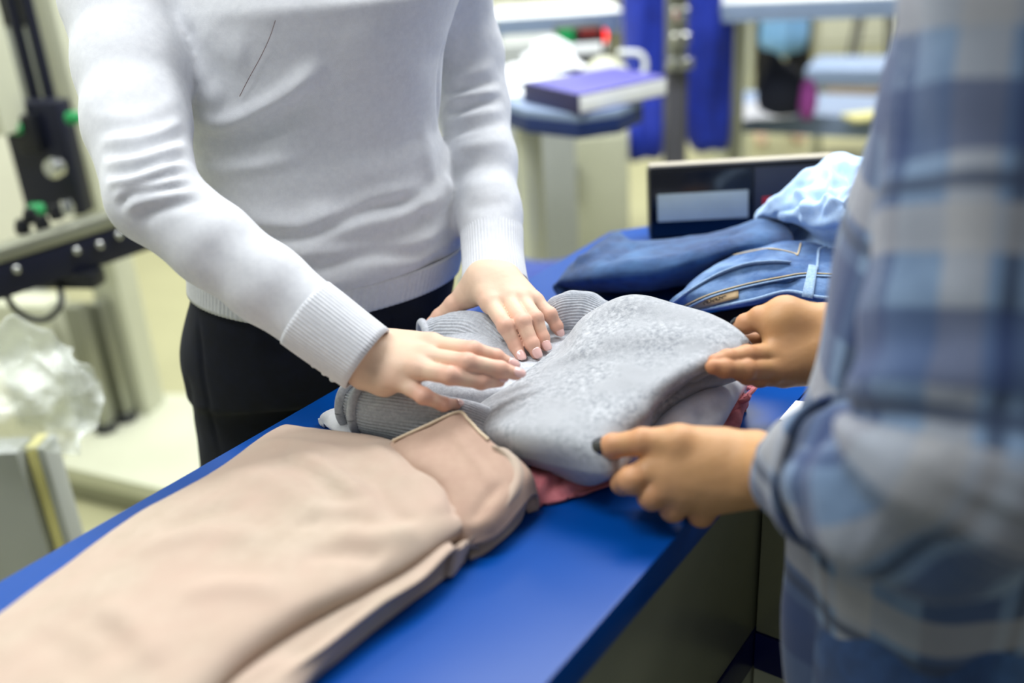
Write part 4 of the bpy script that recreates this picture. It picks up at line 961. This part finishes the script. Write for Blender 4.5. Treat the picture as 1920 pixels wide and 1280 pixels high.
# chrome and grey post with clamps
p = D(1266, 200, 3.5); px_, py_ = p[0], p[1]
po = empty('steel_post', (px_, py_, 0), 'upright steel post with chrome clamps in front of the royal blue padded cover', 'post')
MB().tube([(px_, py_, .0), (px_, py_, .82)], .042, 18).build('lower_tube', M_['post_grey'], po)
MB().box((px_, py_, 1.45), (.07, .05, 1.26), 0, .006).build('upper_column', M_['alu'], po)
MB().lathe((px_, py_, 0), [(.20, 0), (.20, .015), (.06, .03), (.05, .05)], 28).build('foot_plate', M_['post_grey'], po)
for z, r in ((.86, .048), (.94, .035), (1.02, .03), (1.10, .045)):
    MB().lathe((px_ + .005, py_ - .045, z - .03), [(r * .6, 0), (r, .008), (r, .04), (r * .6, .05)], 20).build('clamp', M_['chrome'], po)
# padded cover: two long lobes joined
p = D(1270, 150, 3.8); bx, by = p[0], p[1]
zt = lambda y: D(1270, y, 3.8)[2]
F = Field((bx - .35, by - .22, .45), (bx + .35, by + .22, 2.1), .01); b = F.new()
F.add(b, [cone((bx - .10, by + .04, 1.95), (bx - .12, by + .04, zt(200)), .10, .085), cone((bx - .12, by + .02, zt(225)), (bx - .15, by - .04, zt(262)), .12, .11),
          cone((bx + .10, by, 1.95), (bx + .12, by, zt(60)), .085, .095), cone((bx + .12, by, zt(60)), (bx + .125, by, zt(262)), .095, .095)], .04)
Pb, Qb = F.mesh(b, 2); Nb = normals(Pb, Qb); Pb = Pb + Nb * (.006 * np.sin((Pb[:, 0] - bx) * 70 + 2 * np.sin(Pb[:, 2] * 4)))[:, None]
cv = link('padded_cover', Pb, Qb.tolist(), M_['royal']); tag(cv, 'royal blue padded ironing cover hanging in folds behind the steel post', 'cover')

def station(name, px, py, dep, w, d, z_th, label, cat, top, under, rz=0, legs=True, group=None):
    """flat board on a stand: its front edge centre is seen at (px,py)"""
    c = D(px, py, dep); ct = A(c[0], c[1], c[2]) + A(-math.sin(rz) * d / 2, math.cos(rz) * d / 2, 0)
    o = empty(name, (ct[0], ct[1], 0), label, cat, group)
    MB().box(ct + A(0, 0, z_th / 2), (w, d, z_th), rz, z_th * .3).build('board', M_[top], o)
    MB().box(ct + A(0, 0, -z_th * .35), (w * .985, d * .97, z_th * .7), rz, z_th * .2).build('board_underside', M_[under], o)
    if legs:
        for sx in (-1, 1):
            q = ct + A(math.cos(rz) * sx * w * .40, math.sin(rz) * sx * w * .40, 0)
            MB().tube([(q[0], q[1], 0), (q[0], q[1], ct[2] - z_th * .7)], .022, 12).build('leg', M_['alu'], o)
    return o, ct
# near pressing board with dark blue rounded underside and the big book on it
c0 = D(945, 215, 2.5); zb = c0[2]
q = [Z(x, y, zb + .02)[:2] for x, y in ((925, 184), (985, 205), (1085, 215), (1160, 205), (1205, 185), (1190, 165), (1120, 148), (950, 150))]
pb = empty('pressing_board', (q[1][0], q[1][1] + .1, 0), 'round-nosed pressing board with dark blue underside, carrying the purple book', 'board')
MB().prism([tuple(v) for v in q], zb - .038, zb + .0).build('underside', plain('petrol_blue', '#04245c', .5), pb)
MB().prism([tuple(v) for v in q], zb + .0005, zb + .02).build('board', M_['royal_pale'], pb)
cc = np.mean(q, 0); MB().tube([(cc[0] - .12, cc[1] + .05, 0), (cc[0] - .12, cc[1] + .05, zb - .039)], .035, 16).build('pedestal', M_['cream_metal'], pb)
MB().lathe((cc[0] - .12, cc[1] + .05, 0), [(.18, 0), (.18, .02), (.05, .04)], 24).build('foot_plate', M_['cream_metal'], pb)
z1 = zb + .0205; qb = [Z(x, y, z1)[:2] for x, y in ((985, 190), (1088, 216), (1250, 180), (1236, 160), (1130, 148))]
qb = [qb[0], qb[1], qb[2], qb[2] + (qb[0] - qb[1]) * .9]
bk = empty('book', (qb[1][0], qb[1][1], z1), 'large purple covered book with white pages on the pressing board', 'book')
MB().prism([tuple(v) for v in qb], z1 + .004, z1 + .044).build('pages', M_['paper'], bk)
sp0, sp1 = np.array(qb[0]), np.array(qb[1]); so = unit(sp0 - np.array(qb[3])) * .006
MB().prism([tuple(sp0 + so * .05), tuple(sp1 + so * .05), tuple(sp1 + so), tuple(sp0 + so)], z1, z1 + .049).build('spine', plain('dark_purple_spine', '#22204c', .5), bk)
MB().prism([tuple(v) for v in qb], z1, z1 + .0038).build('back_cover', M_['purple'], bk)
MB().prism([tuple(v) for v in qb], z1 + .0442, z1 + .049).build('front_cover', M_['purple'], bk)
# cream cabinets below / behind
def cabinet(x0, x1, ytop, dep, depth, label, hand=True, mat='cream_metal'):
    a, b_ = D(x0, ytop, dep), D(x1, ytop, dep); cx, wx = (a[0] + b_[0]) / 2, b_[0] - a[0]; zt_ = (a[2] + b_[2]) / 2; y0 = a[1]
    o = empty('cabinet', (cx, y0 + depth / 2, 0), label, 'cabinet')
    MB().box((cx, y0 + depth / 2, zt_ / 2 + .03), (wx, depth, zt_ - .06), 0, .012).build('body', M_[mat], o)
    MB().box((cx, y0 + depth / 2, .028), (wx * .94, depth * .9, .056), 0, .004).build('plinth', M_['post_grey'], o)
    for k in (-1, 1):
        dr = MB().box((cx + k * wx * .245, y0 - .009, zt_ / 2 + .03), (wx * .47, .016, zt_ * .84), 0, .005).build('door', M_[mat], o)
        MB().box((cx + k * wx * .05, y0 - .030, zt_ * .7), (.012, .02, .14), 0, .004).build('handle', M_['chrome'], dr)
    return o, (cx, y0, zt_, wx)
cabinet(955, 1180, 250, 3.6, .4, 'low cream two-door cabinet behind the pressing board')
# upper left shelf board and things around it
b1, ct1 = station('work_table', 1048, 52, 3.9, .50, .42, .045, 'narrow white topped table with blue edge beside the white sleeve', 'table', 'royal_pale', 'royal_pale')
MB().box(ct1 + A(0, 0, .047), (.50, .42, .004), 0, .001).build('white_top', M_['white_paint'], b1)
st = D(1000, 150, 3.0)
tag(MB().box((st[0], st[1] + .12, st[2] / 2 + .0), (.24, .28, st[2]), 0, .01).box((st[0], st[1] + .10, st[2] + .035), (.19, .24, .15), 0, .02).build('printer', M_['pale_panel']), 'pale grey boxy printer standing left of the pressing board', 'printer')
for k, (x, y, rz) in enumerate(((975, 178, .2), (1020, 150, -.3), (1040, 128, .15))):
    c = D(x, y, 2.62 + k * .02)
    V, Fq, uv = net([[c + A(-.09, -.03, 0), c + A(0, -.035, .004), c + A(.09, -.03, .002)], [c + A(-.06, .03, .02), c + A(0, .03, .03), c + A(.06, .03, .02)], [c + A(-.055, .06, .06), c + A(0, .06, .075), c + A(.055, .055, .05)]], 6)
    o = link('white_sheet', V, Fq.tolist(), M_['paper']); solid(o, .0015)
    tag(o, ['curled white paper sheet on the left edge of the pressing board', 'curled white paper sheet leaning up behind the purple book', 'curled white paper sheet leaning against the grey printer'][k], 'paper')
c = D(1088, 95, 3.1); bx_ = empty('control_box', (c[0], c[1], c[2] - .1), 'black control box with green label and red digits under the narrow table', 'control box')
MB().box(c + A(0, .05, -.10), (.15, .12, .34), 0, .01).build('housing', M_['black'], bx_)
MB().box(c + A(-.045, -.016, .045), (.05, .008, .05), 0, .002).build('green_label', M_['green'], bx_)
MB().box(c + A(.028, -.016, .055), (.06, .008, .018), 0, .002).build('red_digits', M_['red_digits'], bx_)
MB().box(c + A(.02, -.016, .008), (.09, .008, .035), 0, .002).build('key_strip', M_['paper'], bx_)
c = D(1123, 67, 3.2); rl = empty('signal_lamp', (c[0], c[1], c[2] - .06), 'small round glowing red lamp beside the black control box', 'lamp')
MB().sphere(c, .028, 18).build('lens', M_['red_lamp'], rl); MB().lathe(c + A(0, 0, -.30), [(.02, 0), (.02, .25), (.03, .27), (.03, .28)], 18).build('stem', M_['white_paint'], rl)
c = D(1135, 140, 3.0); kt = empty('iron', (c[0], c[1], c[2] - .08), 'cream rounded steam iron tank beside the control box', 'iron')
MB().lathe(c + A(0, .02, -.08), [(.05, 0), (.075, .02), (.082, .06), (.066, .10), (.03, .125), (.012, .13)], 26).build('tank', M_['cream_metal'], kt)
MB().tube(catmull([c + A(.06, .02, -.04), c + A(.12, .02, .0), c + A(.11, .02, .05), c + A(.04, .02, .06)], 5), .009, 10).build('handle', M_['white_paint'], kt)
# far right pressing boards
wt1, ctw = station('pressing_table', 1553, 22, 3.3, .70, .34, .035, 'long white topped pressing table with pale blue edge at the top', 'table', 'royal_pale', 'royal_pale', rz=-.22)
MB().box(ctw + A(0, 0, .0385), (.69, .335, .006), -.22, .001).build('white_top', M_['white_paint'], wt1)
s2, ct2 = station('pressing_table', 1610, 150, 4.7, .50, .40, .05, 'pale blue pressing table, upper of the two beside the plaid shirt', 'table', 'royal_pale', 'royal_pale', rz=-.45)
s3, ct3 = station('pressing_table', 1500, 238, 3.8, .80, .42, .05, 'pale blue low pressing table under the worker in the blue tunic', 'table', 'royal_pale', 'royal_pale', rz=-.5)
zt3 = ct3[2] + .052
def drape(name, c, sx, sy, h, mat, label, cat, seed):
    r = np.random.default_rng(seed); rows = []
    for j in np.linspace(-1, 1, 6): rows.append([c + A(i * sx, j * sy, h * (1 - .8 * max(abs(i), abs(j)) ** 3) * r.uniform(.6, 1.1) + .006) for i in np.linspace(-1, 1, 7)])
    V, Fq, uv = net(rows, 5); V[:, 2] = np.maximum(V[:, 2], c[2] + .003); o = link(name, V, Fq[:, ::-1].tolist() if normals(V, Fq)[:, 2].mean() < 0 else Fq.tolist(), M_[mat]); solid(o, .004)
    return tag(o, label, cat)
c = Z(1425, 218, zt3); drape('folded_cloth', c, .10, .10, .05, 'white_cotton', 'white cloth heap on the low pale blue pressing table', 'cloth', 3)
c = Z(1480, 222, zt3)
F = Field(c + A(-.2, -.2, -.01), c + A(.2, .2, .3), .008); b = F.new()
F.add(b, [ell(c + A(-.03, .02, .09), (.09, .07, .11)), cone(c + A(-.04, .02, .12), c + A(-.06, .03, .22), .05, .02)], .03)
Pb, Qb = F.mesh(b, 2); Pb[:, 2] = np.maximum(Pb[:, 2], c[2] + .001); bg = link('cloth_bag', Pb, Qb.tolist(), M_['navy_denim']); tag(bg, 'dark navy soft bag with magenta side on the low pressing table', 'bag')
F = Field(c + A(-.1, -.25, -.02), c + A(.2, .2, .3), .008); b = F.new(); F.add(b, [ell(c + A(.055, -.03, .07), (.035, .04, .08))], .03)
Pb, Qb = F.mesh(b, 2); Pb[:, 2] = np.maximum(Pb[:, 2], c[2] + .001); o = part('side_pocket', Pb, Qb, M_['shoe'], bg); o['label'] = 'magenta side pocket'
c = Z(1620, 222, zt3); tag(MB().box(c + A(0, 0, .008), (.13, .10, .014), .2, .003).build('notepad', M_['yellow']), 'pale yellow notepad on the low pale blue pressing table', 'notepad')
c = D(1600, 187, 5.35); tag(MB().box((c[0], c[1], c[2] - .02), (.34, .26, .16), -.05, .01).build('carton', M_['amber']), 'brown carton between the two pale blue pressing tables', 'box')
st_ = empty('stool', (fl(1640, 110)[0] - .0, 5.6, 0), 'dark metal stool behind the upper pale blue pressing table', 'stool')
sx_, sz_ = D(1640, 60, 6.1)[0], .62
st_.location = (sx_, 6.3, 0)
MB().lathe((sx_, 6.3, sz_), [(.17, 0), (.18, .02), (.17, .045)], 24).build('seat', M_['black'], st_)
for a in range(4): MB().tube([(sx_ + .12 * math.cos(a * 1.571 + .6), 6.3 + .12 * math.sin(a * 1.571 + .6), sz_), (sx_ + .22 * math.cos(a * 1.571 + .6), 6.3 + .22 * math.sin(a * 1.571 + .6), 0)], .013, 10).build('leg', M_['post_grey'], st_)
# far worker
g = D(1466, 105, 5.6); wx0, wy0 = g[0], g[1]
F = Field((wx0 - .45, wy0 - .35, 0), (wx0 + .45, wy0 + .35, 1.72), .012); b = F.new()
for s_ in (-1, 1): F.add(b, [cone((wx0 + s_ * .08, wy0, .82), (wx0 + s_ * .09, wy0 - .02, .45), .075, .05), cone((wx0 + s_ * .09, wy0 - .02, .45), (wx0 + s_ * .10, wy0 + .02, .08), .05, .035), cone((wx0 + s_ * .10, wy0 + .03, .05), (wx0 + s_ * .11, wy0 - .09, .035), .035, .03)], .02)
F.add(b, chain([A(wx0, wy0, .88), A(wx0, wy0, 1.05), A(wx0, wy0, 1.32)], [.13, .11, .13]), .04)
for s_ in (-1, 1): F.add(b, chain([A(wx0 + s_ * .17, wy0, 1.36), A(wx0 + s_ * .23, wy0 - .02, 1.10), A(wx0 + s_ * .16, wy0 - .20, 1.02)], [.045, .038, .028]), .02); F.add(b, [ell((wx0 + s_ * .14, wy0 - .25, 1.01), (.03, .05, .018))], .01)
F.add(b, [cone((wx0, wy0, 1.36), (wx0, wy0, 1.48), .05, .045), ell((wx0, wy0 - .01, 1.58), (.07, .09, .105)), ell((wx0, wy0 - .10, 1.57), (.012, .015, .018))], .02)
Pb, Qb = F.mesh(b, 2); wk = link('person', Pb, Qb.tolist(), M_['skin']); set_flush(wk, np.zeros(len(Pb)))
tag(wk, 'distant person in pale blue tunic and black leggings standing between the pressing tables', 'person')
F = Field((wx0 - .45, wy0 - .35, .35), (wx0 + .45, wy0 + .35, 1.5), .012); b = F.new()
F.add(b, [cone((wx0, wy0, 1.30), (wx0, wy0, 1.0), .145, .125), cone((wx0 - .02, wy0, 1.0), (wx0 - .03, wy0, .60), .12, .125), cone((wx0 + .02, wy0, 1.0), (wx0 + .03, wy0, .62), .12, .13)], .03)
for s_ in (-1, 1): F.add(b, chain([A(wx0 + s_ * .17, wy0, 1.36), A(wx0 + s_ * .23, wy0 - .02, 1.12)], [.062, .055]), .02)
b = np.maximum(b, (.50 - F.ax[2])[None, None, :]).astype(np.float32)
Pb, Qb = F.mesh(b, 2); part('tunic', Pb + normals(Pb, Qb) * (.008 * np.sin(Pb[:, 0] * 60))[:, None], Qb, M_['sky_cloth'], wk)
F = Field((wx0 - .4, wy0 - .3, .05), (wx0 + .4, wy0 + .3, .95), .012); b = F.new()
for s_ in (-1, 1): F.add(b, [cone((wx0 + s_ * .08, wy0, .82), (wx0 + s_ * .09, wy0 - .02, .45), .085, .065), cone((wx0 + s_ * .09, wy0 - .02, .45), (wx0 + s_ * .10, wy0 + .02, .09), .065, .048)], .02)
Pb, Qb = F.mesh(b, 1); part('leggings', Pb, Qb, M_['black_cloth'], wk)
MB().sphere((wx0, wy0 + .015, 1.61), .1, 18, (.85, 1.0, 1.05)).build('hair', M_['hair'], wk)
# tall cream cupboards and posts at the back
for k, (x, w_, h_, yy, m_, lab) in enumerate(((980, .9, 2.2, 7.2, 'wall', 'tall cream cupboard at the back, left of the blue padded cover'), (1395, .18, 2.4, 5.2, 'cream_metal', 'slim cream pillar just right of the blue padded cover'), (1700, 1.3, 2.0, 9.0, 'wall', 'wide cream cupboard at the far right of the back'))):
    dep = yy * .92; c = D(x, 60, dep)
    t = empty('cupboard' if k != 1 else 'pillar', (c[0], yy, 0), lab, 'cupboard' if k != 1 else 'pillar')
    MB().box((c[0], yy, h_ / 2), (w_, .4 if k != 1 else .18, h_), 0, .01).build('body', M_[m_], t)
    if k != 1:
        for s_ in (-1, 1):
            dr = MB().box((c[0] + s_ * w_ * .245, yy - .21, h_ / 2), (w_ * .475, .018, h_ * .93), 0, .004).build('door', M_[m_], t)
            MB().box((c[0] + s_ * w_ * .04, yy - .235, 1.0), (.015, .03, .2), 0, .004).build('handle', M_['alu'], dr)
# navy bag on a low bench beyond the woman's hip
zq = .62
qa = [Z(x, y, zq)[:2] for x, y in ((940, 520), (1030, 520), (1120, 455), (1010, 425), (900, 440))]
bn = empty('bench', (np.mean(qa, 0)[0], np.mean(qa, 0)[1], 0), 'low grey bench beyond the counter edge under the navy folded cloth', 'bench')
ce = np.mean(qa, 0)
MB().box((ce[0], ce[1], zq - .16), (.30, .30, .03), .6, .006).build('seat', M_['post_grey'], bn)
for sx in (-1, 1):
    for sy in (-1, 1):
        v = Matrix.Rotation(.6, 2) @ Vector((sx * .15, sy * .15)); MB().tube([(ce[0] + v.x, ce[1] + v.y, 0), (ce[0] + v.x, ce[1] + v.y, zq - .176)], .014, 10).build('leg', M_['post_grey'], bn)
M_['indigo'] = cloth('indigo_blue_cotton', '#2b3f86', '#3a509a', 20, .8, 600, .0003)
drape('folded_cloth', A(ce[0], ce[1], zq - .144), .19, .17, .13, 'indigo', 'indigo blue folded cloth just beyond the left edge of the counter', 'cloth', 8)

# ------------------------------------------------------------------ background, left: the garment finishing machine
mp = [Z(x, y, .10)[:2] for x, y in ((108, 872), (440, 948), (700, 870), (352, 738), (190, 735))]
mc = empty('finishing_machine', (mp[0][0], mp[0][1], 0), 'cream garment finishing machine with navy carriage behind the person in white', 'machine')
MB().prism([tuple(v) for v in mp], .055, .10).build('base_plate', M_['cream_metal'], mc)
MB().prism([tuple(v) for v in [np.array(q) * .98 + np.mean(mp, 0) * .02 for q in mp]], 0, .054).build('base_skirt', M_['alu'], mc)
def upright(px, py, dep, w, d, z0, z1, mat, name, rz=-.25, bev=.006):
    c = D(px, py, dep); MB().box((c[0], c[1], (z0 + z1) / 2), (w, d, z1 - z0), rz, bev).build(name, M_[mat], mc); return c
def zfoot(px, py): return float((Z(px, py, .101) - CAM) @ _f)
upright(270, 762, zfoot(270, 762), .088, .09, .101, 2.2, 'cream_metal', 'column')
c = D(22, 330, 2.35); MB().box((c[0], c[1], 1.48), (.10, .09, 1.0), -.25, .006).build('column', M_['cream_metal'], mc)
c = D(66, 122, 2.60); z0_, z1_ = D(80, 205, 2.6)[2], D(55, 45, 2.6)[2]
MB().box((c[0], c[1], (z0_ + z1_) / 2), (.16, .02, z1_ - z0_), -.25, .004).build('back_plate', M_['pale_panel'], mc)
MB().box((c[0] - .01, c[1] + .01, z1_ + .151), (.18, .04, .30), -.25, .004).build('top_housing', M_['rubber'], mc)
zc_ = D(88, 205, 2.42)[2]
for x in (46, 76):
    c = D(x, 110, 2.42); MB().tube([(c[0], c[1], zc_ - .02), (c[0], c[1], 2.1)], .015, 12).build('guide_rod', M_['navy_metal'], mc)
c = D(90, 296, 2.40)
MB().box((c[0], c[1], c[2]), (.150, .06, .275), -.15, .008).build('carriage', M_['navy_metal'], mc)
MB().box((c[0] - .01, c[1] - .04, c[2] + .07), (.06, .05, .09), -.15, .012).build('carriage_motor', M_['black'], mc)
c = D(108, 313, 2.33); MB().lathe(c, [(.016, 0), (.024, .006), (.024, .02), (.014, .03)], 20, (-.1, -.95, .1)).build('silver_knob', M_['chrome'], mc)
for x, y in ((42, 240), (127, 222), (84, 392)):
    c = D(x, y, 2.31); MB().lathe(c, [(.011, 0), (.015, .005), (.015, .028), (.009, .035)], 18, (-.9, -.3, .1) if x < 100 else (.9, -.3, .1)).build('green_knob', M_['green'], mc)
a_, b_ = D(-60, 492, 1.95), D(262, 392, 2.15)
dirb = unit(b_ - a_); bl2 = np.linalg.norm(b_ - a_); mid = (a_ + b_) / 2; rzb = math.atan2(dirb[1], dirb[0])
yb = A(-math.sin(rzb), math.cos(rzb), 0)
Rb = Matrix((( dirb[0], yb[0], np.cross(dirb, yb)[0]), (dirb[1], yb[1], np.cross(dirb, yb)[1]), (dirb[2], yb[2], np.cross(dirb, yb)[2])))
bm_ = MB().box(mid, (bl2, .05, .028), rot=Rb, bev=.005).build('rail', M_['alu'], mc)
bb_ = MB().box(mid + A(.0, .0, -.052), (bl2, .045, .068), rot=Rb, bev=.004).build('beam', M_['navy_metal'], mc)
for x, y in ((30, 505), (143, 470), (186, 459), (222, 441)):
    c = D(x, y, 1.97 + .0006 * x); MB().sphere(c, .0095, 14, (1, .7, 1)).build('bolt', M_['chrome'], mc)
for x, y in ((60, 405), (82, 418), (128, 388), (45, 425), (108, 398)):
    c = D(x, y + 12, 2.08); MB().lathe(c, [(.014, 0), (.016, .012), (.010, .03)], 14).build('fitting', M_['chrome' if x == 128 else 'black'], mc)
MB().box(D(130, 520, 2.1), (.14, .05, .035), -.2, .006).build('bracket', M_['black'], mc)
lp_ = [D(18, 490, 2.02), D(8, 540, 2.02), D(35, 585, 2.04), D(80, 600, 2.06), D(112, 575, 2.06), D(110, 535, 2.08), D(80, 505, 2.08)]
MB().tube(catmull(lp_, 8), .0065, 10).build('cable', M_['rubber'], mc)
for x, y, w_ in ((200, 806, .05), (238, 786, .045)):
    c = Z(x, y, .101); zt_ = D(140, 530, float((c - CAM) @ _f))[2]; MB().box((c[0], c[1], (zt_ + .13) / 2), (w_, .045, zt_ - .13), -.25, .004).build('aluminium_leg', M_['alu'], mc); MB().lathe((c[0], c[1], .101), [(.03, 0), (.03, .02), (.02, .03)], 18).build('foot', M_['rubber'], mc)
c = Z(110, 790, .101); zt_ = D(60, 520, float((c - CAM) @ _f))[2]; MB().box((c[0], c[1], (zt_ + .101) / 2), (.20, .10, zt_ - .101), -.25, .01).build('rear_housing', M_['cream_metal'], mc)
# pale cabinet at lower left with the plastic film bag on it
q4 = [Z(x, y, .62)[:2] for x, y in ((-160, 900), (72, 868))]
zc = float(D(60, 800, 1.75)[2]); a_ = D(128, 1000, 1.75)
pc = empty('side_cabinet', (a_[0] - .22, a_[1], 0), 'pale grey side cabinet at the lower left beneath the plastic bag', 'cabinet')
MB().box((a_[0] - .26, a_[1] + .03, zc / 2), (.44, .06, zc), -.05, .01).build('body', M_['pale_panel'], pc)
MB().box((a_[0] - .027, a_[1] + .035, zc / 2), (.02, .05, zc * .99), -.05, .004).build('side_strip', M_['yellow'], pc)
MB().box((a_[0] - .008, a_[1] + .03, zc / 2), (.014, .05, zc * .99), -.05, .004).build('corner_post', M_['pale_panel'], pc)
rows = []
r = np.random.default_rng(12)
outl = [[(-60, 640), (30, 600), (110, 640), (160, 690)], [(-60, 680), (40, 660), (120, 690), (182, 712)], [(-60, 740), (40, 730), (120, 740), (195, 755)], [(-60, 790), (40, 790), (120, 800), (182, 800)], [(-60, 840), (40, 845), (110, 850), (150, 838)]]
for j, row in enumerate(outl): rows.append([D(x + r.uniform(-6, 6), y + r.uniform(-6, 6), 1.62 + r.uniform(-.05, .05)) for x, y in row])
V, Fq, _ = net(rows, 14); Nn = normals(V, Fq)
pl = np.zeros(len(V))
for k in range(10):
    v = unit(r.normal(size=3)); pl += np.abs(np.sin(V @ v * r.uniform(25, 70) + r.uniform(0, 6))) * .006
V = V + Nn * (pl - pl.mean())[:, None]
fb = link('plastic_bag', V, Fq.tolist(), M_['film']); m = fb.modifiers.new('Solidify', 'SOLIDIFY'); m.thickness = .003; m.offset = -1
tag(fb, 'crumpled clear plastic film bag hanging over the side cabinet at left', 'bag')
